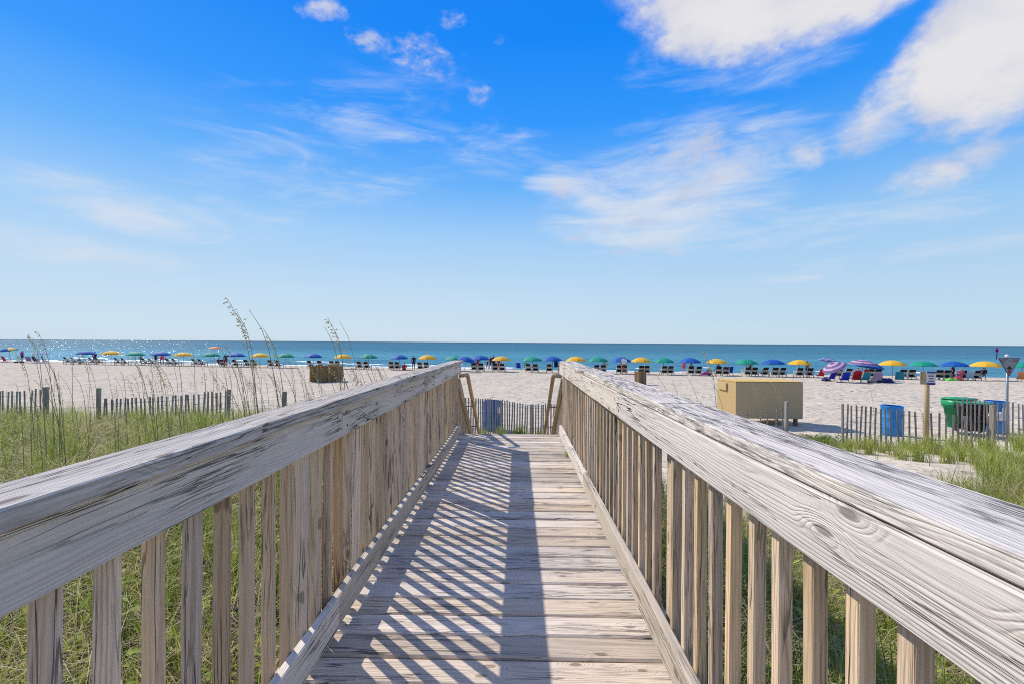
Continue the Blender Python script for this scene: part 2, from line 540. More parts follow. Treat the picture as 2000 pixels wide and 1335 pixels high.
def sand_mat():
    m = bpy.data.materials.new('sand')
    m.use_nodes = True
    t = m.node_tree
    q = NG(t)
    b = t.nodes['Principled BSDF']
    geo = q.n('ShaderNodeNewGeometry')
    p = geo.outputs['Position']
    n1 = q.noise(p, 0.35, 5, 0.6)
    n2 = q.noise(p, 3.0, 6, 0.65)
    n3 = q.noise(q.v('MULTIPLY', p, (1.0, 1.7, 1.0)), 2.2, 3, 0.55, 0.5)
    vor = q.n('ShaderNodeTexVoronoi', feature='SMOOTH_F1')
    q.put(vor.inputs['Vector'], q.v('ADD', p, q.v('SCALE', q.noise(p, 2.0, 3, 0.5, col=True), 0.35)))
    vor.inputs['Scale'].default_value = 1.5
    vor.inputs['Smoothness'].default_value = 0.3
    foot = q.sm(vor.outputs['Distance'], 0.0, 0.34)
    fm = q.sm(n1, 0.36, 0.6)
    c = q.mix(q.sm(n2, 0.3, 0.7), (0.49, 0.415, 0.315), (0.595, 0.515, 0.40))
    c = q.mix(q.m('MULTIPLY', q.sm(n1, 0.4, 0.7), 0.25), c, (0.46, 0.41, 0.36))
    # shells and scraps of dry weed
    deb = q.sm(q.noise(q.v('MULTIPLY', p, (1.0, 2.0, 1.0)), 9.0, 3, 0.7), 0.64, 0.70)
    c = q.mix(q.m('MULTIPLY', deb, 0.75), c, (0.20, 0.17, 0.13))
    lit = q.n('ShaderNodeAttribute', attribute_name='litter')
    lf = q.sm(q.m('ADD', lit.outputs['Fac'], q.m('MULTIPLY', q.m('SUBTRACT', n2, 0.5), 0.8)), 0.35, 0.65)
    lc = q.mix(q.sm(q.noise(p, 22.0, 5, 0.7), 0.35, 0.65), (0.05, 0.037, 0.025), (0.26, 0.205, 0.14))
    c = q.mix(lf, c, lc)
    z = q.sep(p)[2]
    c = q.mix(q.sm(z, -2.30, -2.52), c, (0.23, 0.19, 0.15))
    t.links.new(c, b.inputs['Base Color'])
    b.inputs['Roughness'].default_value = 0.95
    b.inputs['Specular IOR Level'].default_value = 0.0
    h = q.m('ADD', q.m('MULTIPLY', q.m('MULTIPLY', foot, q.m('ADD', 0.35, fm)), 1.0), q.m('MULTIPLY', n3, 0.9))
    h = q.m('ADD', h, q.m('MULTIPLY', n2, 0.35))
    cs = q.noise(q.v('MULTIPLY', p, (1.9, 2.6, 1.0)), 1.0, 3, 0.6, 0.6, col=True)
    sl_ = q.v('MULTIPLY', q.v('SUBTRACT', cs, (0.5, 0.5, 0.5)), (1.2, 1.2, 0.0))
    rough = q.v('SCALE', sl_, q.m('MULTIPLY', q.m('SUBTRACT', 1.0, lf), q.m('ADD', 0.45, q.m('MULTIPLY', fm, 0.6))))
    nn = q.v('NORMALIZE', q.v('ADD', q.bump(h, 1.0, 0.10), rough))
    t.links.new(nn, b.inputs['Normal'])
    return m


def sea_mat():
    m = bpy.data.materials.new('sea_water')
    m.use_nodes = True
    t = m.node_tree
    q = NG(t)
    b = t.nodes['Principled BSDF']
    geo = q.n('ShaderNodeNewGeometry')
    p = geo.outputs['Position']
    x, y, z = q.sep(p)
    yy = q.m('ADD', y, q.m('MULTIPLY', x, 0.157))
    big = q.noise(q.v('MULTIPLY', p, (0.0035, 0.02, 1.0)), 1.0, 4, 0.6)
    shoal = q.sm(yy, 66.0, 240.0)
    c = q.mix(shoal, (0.05, 0.26, 0.34), (0.014, 0.135, 0.205))
    c = q.mix(q.m('MULTIPLY', q.sm(big, 0.4, 0.65), 0.5), c, (0.010, 0.10, 0.18))
    c = q.mix(q.sm(yy, 250.0, 2500.0), c, (0.006, 0.07, 0.115))
    c1 = q.noise(q.v('MULTIPLY', p, (0.10, 0.30, 1.0)), 1.0, 3, 0.55, 0.5, col=True)
    c2 = q.noise(q.v('MULTIPLY', p, (0.9, 1.5, 1.0)), 1.0, 3, 0.6, 0.3, col=True)
    sl_ = q.v('ADD', q.v('SCALE', q.v('SUBTRACT', c1, (0.5, 0.5, 0.5)), 1.1), q.v('SCALE', q.v('SUBTRACT', c2, (0.5, 0.5, 0.5)), 1.75))
    nrm = q.v('NORMALIZE', q.v('ADD', q.v('MULTIPLY', sl_, (0.8, 1.0, 0.0)), (0.0, 0.0, 1.0)))
    t.nodes.remove(b)
    df = q.n('ShaderNodeBsdfDiffuse')
    q.put(df.inputs['Color'], c)
    q.put(df.inputs['Normal'], nrm)
    gl = q.n('ShaderNodeBsdfGlossy')
    gl.inputs['Roughness'].default_value = 0.16
    q.put(gl.inputs['Normal'], nrm)
    fr = q.n('ShaderNodeFresnel')
    fr.inputs['IOR'].default_value = 1.333
    q.put(fr.inputs['Normal'], nrm)
    mx = q.n('ShaderNodeMixShader')
    q.put(mx.inputs[0], q.m('MULTIPLY', fr.outputs[0], 0.33))
    t.links.new(df.outputs[0], mx.inputs[1]); t.links.new(gl.outputs[0], mx.inputs[2])
    t.links.new(mx.outputs[0], t.nodes['Material Output'].inputs[0])
    return m


# ------------------------------------------------------------------ ground, sea, surf
def graded(lo, hi, c, n, k):
    u = np.linspace(-1, 1, n)
    s_ = np.sinh(k * u) / math.sinh(k)
    return np.where(s_ < 0, c + s_ * (c - lo), c + s_ * (hi - c))


def litter_np(x, y):
    l = sst(-x, 0.2, 1.0) * (1 - sst(y, 9.6, 11.3))
    yl = 5.2 + 0.5 * np.sin(x * 1.3)
    r_ = sst(x, 0.2, 0.9) * (1 - sst(y, yl - 0.6, yl + 0.6)) * 0.9
    r_ = np.maximum(r_, 0.5 * np.exp(-(((x - 13.5) / 2.5) ** 2 + ((y - 8.0) / 2.5) ** 2)))
    un = (np.abs(x) < 1.2) * (y < 6.5) * 0.7
    return np.maximum(np.maximum(l, r_), un)


xs = graded(-900, 900, 0.0, 301, 6.2)
ys = np.concatenate([np.linspace(-12, 18, 200), np.linspace(18.3, 80, 130), np.linspace(84, 130, 12)])
XX, YY = np.meshgrid(xs, ys)
ZZ = gz_np(XX, YY)
nx, ny = len(xs), len(ys)
me = bpy.data.meshes.new('sand')
co = np.stack([XX, YY, ZZ], -1).reshape(-1, 3)
ii = np.arange((ny - 1) * (nx - 1))
a_ = (ii // (nx - 1)) * nx + ii % (nx - 1)
quads = np.stack([a_, a_ + 1, a_ + nx + 1, a_ + nx], -1)
me.vertices.add(len(co)); me.vertices.foreach_set('co', co.ravel())
me.loops.add(quads.size); me.loops.foreach_set('vertex_index', quads.ravel())
me.polygons.add(len(quads)); me.polygons.foreach_set('loop_start', np.arange(len(quads)) * 4)
me.polygons.foreach_set('use_smooth', np.ones(len(quads), bool))
me.update(calc_edges=True)
la = me.attributes.new('litter', 'FLOAT', 'POINT')
la.data.foreach_set('value', litter_np(XX, YY).ravel())
sand = mesh_obj('sand', me, sand_mat())
tag(sand, 'pale footprint-marked beach sand sloping down to the water', 'sand', kind='structure')

SEA_Z = -2.50
bm = bmesh.new()
vs = [bm.verts.new((x, y, SEA_Z)) for x, y in ((-40000, 40), (40000, 40), (40000, 45000), (-40000, 45000))]
bm.faces.new(vs)
sea = mesh_obj('sea', bm_mesh('sea', bm, sea_mat()))
tag(sea, 'blue-green ocean reaching to a straight horizon', 'sea', kind='structure')

# low lines of broken surf along the shore
M_FOAM = simple('surf_foam', (0.80, 0.82, 0.82), 0.7, var=0.1, vscale=3)
bm = bmesh.new()
for k in range(95):
    X = random.uniform(-95, 75)
    Yb = 62.5 + random.choice([0, 3.2, 7.5, 13]) + random.uniform(-0.8, 0.8) - 0.157 * X
    if X > -10 and random.random() < 0.55:
        continue
    L = random.uniform(1.5, 7.5)
    wd = random.uniform(0.25, 0.7)
    n = 9
    prev = None
    for i in range(n):
        t_ = i / (n - 1)
        x = X + (t_ - 0.5) * L
        y = Yb - 0.157 * (t_ - 0.5) * L + 0.25 * mnoise.noise((x * 0.6, k * 3.1, 0))
        h = 0.16 * math.sin(math.pi * t_) * (0.6 + 0.7 * abs(mnoise.noise((x * 1.7, k, 4))))
        ww = wd * math.sin(math.pi * t_) + 0.03
        z0 = max(SEA_Z, gz(x, y)) + 0.004
        row = [bm.verts.new((x, y - ww, z0)), bm.verts.new((x, y - ww * 0.3, z0 + h)), bm.verts.new((x, y + ww * 0.5, z0 + h * 0.8)), bm.verts.new((x, y + ww, z0))]
        if prev:
            for j in range(3):
                bm.faces.new((prev[j], row[j], row[j + 1], prev[j + 1]))
        prev = row
surf = mesh_obj('surf_foam', bm_mesh('surf_foam', bm, M_FOAM, True))
tag(surf, 'broken white lines of low surf along the waterline', 'surf', kind='stuff')


# ------------------------------------------------------------------ timber builders
def board(L, Wd, T, bev=0.006, segs=1, wob=0.0, seed=0, point=0.0):
    """a plank: length on local X, width on Y, thickness on Z; carries its grain coordinates"""
    hw, ht = Wd / 2, T / 2
    b = min(bev, hw * 0.45, ht * 0.45)
    sec = [(-hw + b, -ht), (hw - b, -ht), (hw, -ht + b), (hw, ht - b), (hw - b, ht), (-hw + b, ht), (-hw, ht - b), (-hw, -ht + b)]
    bm = bmesh.new()
    rings = []
    for i in range(segs + 1):
        x = -L / 2 + L * i / segs
        dy = wob * mnoise.noise((x * 0.9, seed * 7.3, 1.0)) if wob else 0
        dzv = wob * mnoise.noise((x * 0.8, seed * 5.1, 9.0)) if wob else 0
        ring = []
        for j, (y, z) in enumerate(sec):
            e = 0.35 * wob * mnoise.noise((x * 6.0, seed + j * 2.7, 3.0)) if wob else 0
            ring.append(bm.verts.new((x, y + dy + e * (1 if y > 0 else -1), z + dzv + e * 0.6)))
        rings.append(ring)
    for p, q_ in zip(rings, rings[1:]):
        for k in range(8):
            bm.faces.new((p[k], p[(k + 1) % 8], q_[(k + 1) % 8], q_[k]))
    bm.faces.new(list(reversed(rings[0]))); bm.faces.new(rings[-1])
    if point:
        for v in rings[-1]:
            v.co.x -= abs(v.co.y) / hw * point
    bmesh.ops.recalc_face_normals(bm, faces=bm.faces)
    me = bpy.data.meshes.new('board')
    bm.to_mesh(me)
    bm.free()
    at_ = me.attributes.new('grain', 'FLOAT_VECTOR', 'POINT')
    cos = np.empty(len(me.vertices) * 3)
    me.vertices.foreach_get('co', cos)
    cos = cos.reshape(-1, 3) + np.array([seed * 3.17, 0.0, 0.0])
    at_.data.foreach_set('vector', cos.ravel())
    return me


def add_grain(me_):
    ga = me_.attributes.new('grain', 'FLOAT_VECTOR', 'POINT')
    ga.data.foreach_set('vector', np.array([(v.co.y + v.co.z, v.co.x, 0.3 * v.co.z) for v in me_.vertices]).ravel())
    return me_



RX = (0, 0, 0)
ALONG_Y = (0, 0, math.pi / 2)
ON_EDGE_Y = (math.pi / 2, 0, math.pi / 2)     # length on Y, width upright
UPRIGHT = (0, -math.pi / 2, 0)


def put(name, me, mat, parent, wloc, rot=(0, 0, 0)):
    return mesh_obj(name, me, mat, parent, Vector(wloc) - parent.location, rot)


# ------------------------------------------------------------------ boardwalk deck
walk = thing('boardwalk', 'weathered grey-brown plank boardwalk running straight out towards the beach', 'boardwalk', (0, 0, 0))
planks = []
for k in range(6):
    me_ = board(1.72, 0.1375, 0.036, 0.008, 10, 0.004, seed=k + 1)
    me_.materials.append(M_DECK)
    planks.append(me_)
y = -2.2
while y < 6.40:
    o = put('deck_plank', random.choice(planks), None, walk, (-0.10 + random.uniform(-0.012, 0.012), y + 0.0, -0.018 + random.uniform(-0.0025, 0.001)),
            (random.uniform(-0.006, 0.006), random.uniform(-0.001, 0.001), random.choice([0, math.pi]) + random.uniform(-0.002, 0.002)))
    y += 0.1375 + random.choice([0.006, 0.008, 0.010, 0.013])
DECK_END = y - 0.07
for X in (-0.84, -0.1, 0.64):
    me_ = board(8.5, 0.18, 0.04, 0.003, 1, seed=40 + X)
    put('joist', me_, M_DECK, walk, (X, 2.15, -0.13), ON_EDGE_Y)
put('end_board', board(1.72, 0.18, 0.036, 0.004, 2, 0.002, seed=55), M_DECK, walk, (-0.10, DECK_END + 0.022, -0.135), (math.pi / 2, 0, 0))
for Y in (-0.25, 1.9, 4.05, 6.15):
    for X in (-0.74, 0.54):
        put('support_post', board(1.1, 0.09, 0.09, 0.004, 1, seed=Y), M_DECK, walk, (X, Y, -0.78), UPRIGHT)

# ------------------------------------------------------------------ railings
def railing(side, label):
    left = side < 0
    rail = thing('railing', label, 'railing', (-0.83 if left else 0.63, 2.0, 0))
    face = -0.795 if left else 0.59           # inner face of rail board and kerb
    sg = -1.0 if left else 1.0
    bx = face + sg * (0.038 + 0.018)
    bal = []
    for k in range(5):
        me_ = board(1.02, 0.034, 0.034, 0.003, 4, 0.006, seed=20 + k + (0 if left else 9))
        me_.materials.append(M_BAL)
        bal.append(me_)
    y = -1.9
    pys = (-0.25, 1.90, 4.05, 6.15)
    while y < 6.12:
        if min(abs(y - p_) for p_ in pys) > 0.02:
            put('baluster', random.choice(bal), None, rail,
                (bx + random.uniform(-0.002, 0.002), y, 0.53), (random.uniform(-0.004, 0.004), -math.pi / 2 + random.uniform(-0.003, 0.003), random.choice([0, math.pi / 2, math.pi, -math.pi / 2])))
        y += 0.1185 + random.uniform(-0.006, 0.006)
    for p_ in pys:
        me_ = board(1.62, 0.089, 0.089, 0.005, 4, 0.003, seed=70 + p_ + sg)
        put('post', me_, M_BAL, rail, (bx + sg * 0.064, p_, 0.235), UPRIGHT)
    # cap boards, laid end to end
    if left:
        caps = [(-2.2, 1.30), (1.303, 4.36), (4.363, 6.16)]; cw = 0.140; cx = -0.837; cm = M_CAP_L
    else:
        caps = [(-2.2, 1.85), (1.855, 6.17)]; cw = 0.192; cx = 0.691; cm = M_CAP_R
    for i, (a, b_) in enumerate(caps):
        me_ = board(b_ - a, cw, 0.038, 0.0035, 24, 0.004, seed=90 + i * 3 + (0 if left else 11))
        put('cap_board', me_, cm, rail, (cx + random.uniform(-0.003, 0.003), (a + b_) / 2, 1.0635 + (0.001 if (not left and i == 0) else 0)), ALONG_Y)
    fas = [(-2.2, 1.968), (1.972, 4.168), (4.172, 6.14)] if left else [(-2.2, 2.6), (2.604, 6.14)]
    for i, (a, b_) in enumerate(fas):
        me_ = board(b_ - a, 0.140, 0.038, 0.0035, 24, 0.003, seed=110 + i * 3 + (0 if left else 11))
        fb = put('rail_board', me_, M_FASC, rail, (face + sg * 0.019 + random.uniform(-0.001, 0.001), (a + b_) / 2, 0.9725 + random.uniform(-0.0005, 0.0005)), ON_EDGE_Y)
        for e in (a + 0.05, b_ - 0.05):
            if 0.5 < e < 6.2:
                for q_ in (-0.035, 0.035):
                    bm_ = bmesh.new()
                    lathe(bm_, [(0.006, 0), (0.006, 0.0015)], 7)
                    nm = mesh_obj('nail_head', bm_mesh('nail_head', bm_, M_NAIL), None, fb)
                    # board local axes: X along the rail, Y upright, Z across
                    nm.location = (e - (a + b_) / 2 + random.uniform(-0.012, 0.012), q_ + random.uniform(-0.01, 0.01), 0.0185 if left else -0.0185)
                    if not left:
                        nm.rotation_euler = (math.pi, 0, 0)
    kb = [(-2.2, 1.93), (1.934, 6.10)] if left else [(-2.2, 3.87), (3.874, 6.10)]
    for i, (a, b_) in enumerate(kb):
        me_ = board(b_ - a, 0.140, 0.038, 0.006, 20, 0.005, seed=130 + i * 3 + (0 if left else 11))
        put('kerb_board', me_, M_FASC, rail, (face + sg * 0.019 + (0.004 if left and i == 0 else 0), (a + b_) / 2, 0.048 + 0.07 + (0.006 if i == 0 else 0)), ON_EDGE_Y)
    return rail


railing(-1, 'left weathered boardwalk railing, its inner side in shade, with wide grey top board')
railing(1, 'right boardwalk railing, sunlit inside, with black-streaked pale top board')

# ------------------------------------------------------------------ stairs to the sand
ST_Y0, ST_N, RISE, RUN = DECK_END + 0.04, 8, 0.172, 0.275
stairs = thing('stairs', 'wooden stairs dropping from the far end of the boardwalk to the sand', 'stairs', (0, ST_Y0, -0.2))
tr = []
for k in range(3):
    me_ = board(1.36, 0.134, 0.036, 0.004, 4, 0.002, seed=150 + k); me_.materials.append(M_STAIR); tr.append(me_)
for k in range(1, ST_N):
    for j in range(2):
        put('tread', tr[(k + j) % 3], None, stairs, (-0.10, ST_Y0 + (k - 1) * RUN + 0.072 + j * 0.139, -k * RISE - 0.018))
sl = math.atan2(RISE, RUN)
LS = math.hypot(RISE, RUN) * ST_N
for X in (-0.80, 0.60):
    me_ = board(LS, 0.26, 0.038, 0.003, 1, seed=X + 160)
    o = put('stringer', me_, M_STAIR, stairs, (X, ST_Y0 + ST_N * RUN / 2, -ST_N * RISE / 2 - 0.12))
    o.matrix_basis = Matrix.Translation(o.location) @ Matrix.Rotation(-sl, 4, 'X') @ Matrix.Rotation(math.pi / 2, 4, 'Z') @ Matrix.Rotation(math.pi / 2, 4, 'X')


def slope_board(name, parent, X, y0, y1, z0, z1, Wd, T, mat, seed, edge=False):
    L = math.hypot(y1 - y0, z1 - z0)
    a = math.atan2(z1 - z0, y1 - y0)
    me_ = board(L, Wd, T, 0.004, 4, 0.002, seed=seed)
    o = put(name, me_, mat, parent, (X, (y0 + y1) / 2, (z0 + z1) / 2))
    Mx = Matrix.Translation(o.location) @ Matrix.Rotation(a, 4, 'X') @ Matrix.Rotation(math.pi / 2, 4, 'Z')
    if edge:
        Mx = Mx @ Matrix.Rotation(math.pi / 2, 4, 'X')
    o.matrix_basis = Mx
    return o


for sg, label in ((-1, 'left handrail descending with the stairs beside the shaded railing end'), (1, 'right handrail descending with the stairs beside the sunlit railing end')):
    X0 = -0.875 if sg < 0 else 0.67
    r_ = thing('stair_railing', label, 'railing', (X0, 7.4, -0.8))
    y0, y1 = 6.30, 8.60
    z0 = 0.80
    z1 = z0 - (y1 - y0) * RISE / RUN
    slope_board('handrail', r_, X0, y0, y1, z0, z1, 0.089, 0.038, M_STAIR, 170 + sg)
    slope_board('rail_board', r_, X0 - sg * 0.03, y0, y1, z0 - 0.075, z1 - 0.075, 0.089, 0.034, M_STAIR, 173 + sg, True)
    slope_board('lower_board', r_, X0 - sg * 0.03, y0, y1, z0 - 0.70, z1 - 0.70, 0.089, 0.034, M_STAIR, 176 + sg, True)
    # round grab rail standing off the inner side
    gx = X0 - sg * 0.15
    bm = bmesh.new()
    tube(bm, [(X0 - sg * 0.04, 6.22, z0 + 0.06), (gx, 6.26, z0 + 0.07), (gx, 6.34, z0 + 0.05), (gx, y1, z1 + 0.05)], 0.030, 8)
    me_ = add_grain(bm_mesh('grab_rail', bm, M_STAIR, True))
    put('grab_rail', me_, None, r_, (0, 0, 0))
    for t_ in (0.3, 0.62, 0.95):
        bm = bmesh.new()
        yb = y0 + (y1 - y0) * t_; zb = z0 + (z1 - z0) * t_
        tube(bm, [(X0 - sg * 0.02, yb, zb - 0.06), (gx, yb, zb - 0.06), (gx, yb, zb + 0.03)], 0.008, 6)
        put('bracket', bm_mesh('bracket', bm, M_WIRE, True), None, r_, (0, 0, 0))
    bal = board(0.74, 0.032, 0.032, 0.003, 1, seed=180 + sg)
    bal.materials.append(M_STAIR)
    yb = y0 + 0.12
    while yb < y1:
        zb = z0 + (z1 - z0) * (yb - y0) / (y1 - y0)
        put('baluster', bal, None, r_, (X0 + sg * 0.012, yb, zb - 0.40), UPRIGHT)
        yb += 0.125
    for yb in (y0 + 0.05, y1 - 0.05):
        zb = z0 + (z1 - z0) * (yb - y0) / (y1 - y0)
        gb = gz(X0, yb) - 0.3
        put('post', board(zb - gb, 0.089, 0.089, 0.004, 1, seed=yb), M_STAIR, r_, (X0 + sg * 0.075, yb, (zb + gb) / 2), UPRIGHT)

# ------------------------------------------------------------------ sand fences
laths = []
for k in range(6):
    me_ = board(1.22, 0.040, 0.010, 0.002, 3, 0.010, seed=200 + k, point=0.0 if k % 2 else 0.012)
    me_.materials.append(M_LATH)
    laths.append(me_)


def fence(label, pts, pitch, posts, post_h=1.25, tilt=0.03, top=None):
    """pts: (px, top_py, Y) way points of the fence's upper edge"""
    P_ = [at(*p) for p in pts]
    th = thing('sand_fence', label, 'fence', Vector((P_[0].x, P_[0].y, gz(P_[0].x, P_[0].y))))
    tops = []
    for a, b_ in zip(P_, P_[1:]):
        n = max(1, int((b_ - a).xy.length / pitch))
        for i in range(n):
            tops.append(a.lerp(b_, (i + random.uniform(-0.12, 0.12)) / n))
    tops.append(P_[-1])
    d = (P_[-1] - P_[0])
    ang = math.atan2(d.y, d.x)
    for p in tops:
        o = put('picket', random.choice(laths), None, th, (p.x, p.y + random.uniform(-0.006, 0.006), p.z - 0.61 + random.uniform(-0.018, 0.018)))
        tl = random.gauss(0, tilt)
        o.matrix_basis = Matrix.Translation(o.location) @ Matrix.Rotation(ang, 4, 'Z') @ Matrix.Rotation(tl, 4, 'Y') @ Matrix.Rotation(random.gauss(0, tilt * 0.7), 4, 'X') @ Matrix.Rotation(-math.pi / 2, 4, 'Y') @ Matrix.Rotation(math.pi / 2, 4, 'X')
    off = Vector((-math.sin(ang), math.cos(ang), 0)) * 0.012
    for h in (0.12, 0.42, 0.72, 1.02):
        bm = bmesh.new()
        step = max(1, len(tops) // 24)
        tube(bm, [p - Vector((0, 0, h)) - off - th.location for p in tops[::step]] + [tops[-1] - Vector((0, 0, h)) - off - th.location], 0.003, 4)
        mesh_obj('wire', bm_mesh('wire', bm, M_WIRE), None, th)
    for (px, py, Y, w_) in posts:
        p = at(px, py, Y)
        b0 = gz(p.x, p.y) - 0.25
        bm = bmesh.new()
        me_ = board(p.z - b0, w_, w_, 0.012, 3, 0.008, seed=px)
        put('post', me_, M_POST, th, (p.x, p.y, (p.z + b0) / 2), (0, -math.pi / 2 + random.uniform(-0.02, 0.02), 0.3))
    return th


fence('short run of grey sand fence at the far left edge, ending at a square post', [(-70, 765, 10.3), (40, 762, 10.3), (80, 758, 10.3)], 0.104,
      [(90, 755, 10.3, 0.085)])
fence('sand fence between two grey posts in the left dune grass', [(203, 778, 10.2), (300, 774, 10.2), (380, 768, 10.2), (440, 763, 10.2)], 0.098,
      [(193, 757, 10.2, 0.075), (446, 760, 10.15, 0.07)])
pf = at(555, 764, 10.0)
lp = thing('fence_post', 'lone grey fence post just above the left railing top board', 'post', (pf.x, pf.y, gz(pf.x, pf.y)))
put('post', board(1.1, 0.085, 0.085, 0.012, 3, 0.008, seed=555), M_POST, lp, (pf.x, pf.y, pf.z - 0.55), (0, -math.pi / 2 + 0.02, 0.2))
fence('sand fence seen through the stair opening in front of a blue barrel', [(905, 776, 13.0), (968, 778, 13.0), (1005, 784, 12.9), (1030, 789, 12.8), (1052, 788, 12.8), (1105, 786, 12.8)], 0.070,
      [(1040, 789, 12.9, 0.075)], tilt=0.015)
fence('right sand fence sagging past the blue barrel and green cart', [(1645, 789, 11.6), (1700, 793, 11.6), (1742, 799, 11.5), (1790, 803, 11.3), (1835, 806, 11.0), (1900, 812, 10.6), (1942, 812, 10.4)], 0.112,
      [(1646, 788, 11.6, 0.05), (1939, 790, 10.4, 0.10)], tilt=0.025)
fence('taller sand fence at the right edge standing behind the green cart', [(1872, 776, 12.6), (1905, 779, 12.6), (1930, 783, 12.6), (1980, 786, 12.5), (2060, 790, 12.4)], 0.115,
      [], tilt=0.02)
fence('broken low sand fence in front of the plywood box', [(1448, 803, 12.8), (1480, 800, 12.8), (1500, 806, 12.8), (1530, 790, 12.8)], 0.16,
      [(1536, 783, 12.8, 0.09)], tilt=0.06)

# ------------------------------------------------------------------ plywood box on legs
c0 = at(1437, 743, 15.0)
c1 = at(1568, 747, 15.0)
bw = c1.x - c0.x
bh, bd = 1.24, 1.35
bx_ = thing('storage_box', 'large tan plywood storage box on short legs standing on the sand', 'storage box', ((c0.x + c1.x) / 2, 15.0 + bd / 2, gz(c0.x + 1, 15.5)))
zt = c0.z - 0.04


def panel(name, w_, h_, t_, seed, wloc, rot, mat=M_PLY, parent=bx_):
    return put(name, board(w_, h_, t_, 0.003, 1, seed=seed), mat, parent, wloc, rot)


xc = (c0.x + c1.x) / 2
panel('front_panel', bw, bh, 0.02, 301, (xc, 15.0, zt - bh / 2), (math.pi / 2, 0, 0))
panel('back_panel', bw, bh, 0.02, 302, (xc, 15.0 + bd, zt - bh / 2), (math.pi / 2, 0, 0))
for s_ in (-1, 1):
    panel('side_panel', bd - 0.03, bh, 0.02, 303 + s_, (xc + s_ * (bw / 2 - 0.012), 15.0 + bd / 2, zt - bh / 2), (math.pi / 2, 0, math.pi / 2))
panel('floor_panel', bw - 0.06, bd - 0.06, 0.02, 305, (xc, 15.0 + bd / 2, zt - bh + 0.02), (0, 0, 0))
panel('lid', bw + 0.02, bd + 0.02, 0.02, 306, (xc, 15.0 + bd / 2, zt + 0.0115), (-0.012, 0, 0))
vp = put('vent_hood', board(0.62, 0.26, 0.06, 0.005, 1, seed=307), M_PLY, bx_, (c0.x - 0.03, 15.0 + bd - 0.45, zt - 0.22), (math.pi / 2, 0, math.pi / 2))
for sx in (-1, 1):
    for yy_ in (15.12, 15.0 + bd - 0.12):
        px_ = xc + sx * (bw / 2 - 0.17)
        zb = gz(px_, yy_) - 0.2
        put('leg', board(zt - bh - zb, 0.10, 0.10, 0.004, 1, seed=310 + sx), M_BROWN, bx_, (px_, yy_, (zt - bh + zb) / 2), UPRIGHT)

# ------------------------------------------------------------------ barrels, wheeled cart
M_BLUE1 = simple('barrel_deep_blue', (0.012, 0.10, 0.33), 0.45, spec=0.4, var=0.2, vscale=6)
M_BLUE2 = simple('barrel_bright_blue', (0.02, 0.22, 0.56), 0.45, spec=0.4, var=0.2, vscale=6)
M_WHITE = simple('white_paint', (0.74, 0.74, 0.73), 0.5)
M_TEAL = simple('teal_paint', (0.03, 0.30, 0.32), 0.5)
M_BLACK = simple('black_plastic', (0.012, 0.012, 0.014), 0.5)
M_GREEN = simple('cart_green', (0.01, 0.27, 0.10), 0.42, spec=0.4, var=0.12, vscale=5)


def barrel(label, px, Y, top_py, mat, r_=0.295, label_px=0.35):
    p = at(px, top_py, Y)
    zb = gz(p.x, p.y)
    h = max(0.75, min(1.0, p.z - zb))
    z0 = p.z - h
    t_ = thing('barrel', label, 'barrel', (p.x, p.y, z0))
    bm = bmesh.new()
    prof = [(r_ * 0.93, 0), (r_ * 0.97, 0.02), (r_, 0.05)]
    for f in (0.33, 0.64):
        prof += [(r_, h * f - 0.03), (r_ + 0.014, h * f), (r_, h * f + 0.03)]
    prof += [(r_, h - 0.05), (r_ + 0.012, h - 0.03), (r_ + 0.012, h)]
    lathe(bm, prof, 22)
    for f in list(bm.faces):
        if len(f.verts) > 4 and f.calc_center_median().z > h * 0.5:
            bm.faces.remove(f)
    mesh_obj('body', bm_mesh('body', bm, mat, True), None, t_)
    bm = bmesh.new()
    lathe(bm, [(r_ - 0.012, 0.12), (r_ - 0.012, h - 0.16)], 22)
    mesh_obj('bag', bm_mesh('bag', bm, M_BLACK, True), None, t_)
    bm = bmesh.new()
    for k in range(22):
        pass
    tube(bm, [((r_ + 0.004) * math.cos(2 * math.pi * k / 22), (r_ + 0.004) * math.sin(2 * math.pi * k / 22), h + 0.004) for k in range(23)], 0.014, 6)
    mesh_obj('rim', bm_mesh('rim', bm, mat, True), None, t_)
    # pale paper notice wrapped on the side that faces the walkway
    bm = bmesh.new()
    a0 = -math.pi / 2 + label_px
    ring = []
    for k in range(5):
        a = a0 + 0.42 * (k / 4 - 0.5)
        ring.append([bm.verts.new(((r_ + 0.016) * math.cos(a), (r_ + 0.016) * math.sin(a), h * zf)) for zf in (0.62, 0.84)])
    for a, b_ in zip(ring, ring[1:]):
        bm.faces.new((a[0], b_[0], b_[1], a[1]))
    mesh_obj('notice', bm_mesh('notice', bm, M_WHITE), None, t_)
    return t_


b1 = barrel('deep blue barrel behind the sand fence in the stair opening', 962, 13.9, 783, M_BLUE1, label_px=0.75)
b2 = barrel('bright blue barrel beside the wooden sign post at right', 1742, 13.4, 792, M_BLUE2, r_=0.27, label_px=0.5)
b3 = barrel('blue barrel with white panel beside the triangular sign pole', 1946, 14.2, 783, M_BLUE2, r_=0.27, label_px=-0.2)
b3.children[0].data = b3.children[0].data.copy()
bm = bmesh.new()
lathe(bm, [(0.278, 0.42), (0.287, 0.56), (0.278, 0.70)], 22)
mesh_obj('white_band', bm_mesh('white_band', bm, M_WHITE, True), None, b3)

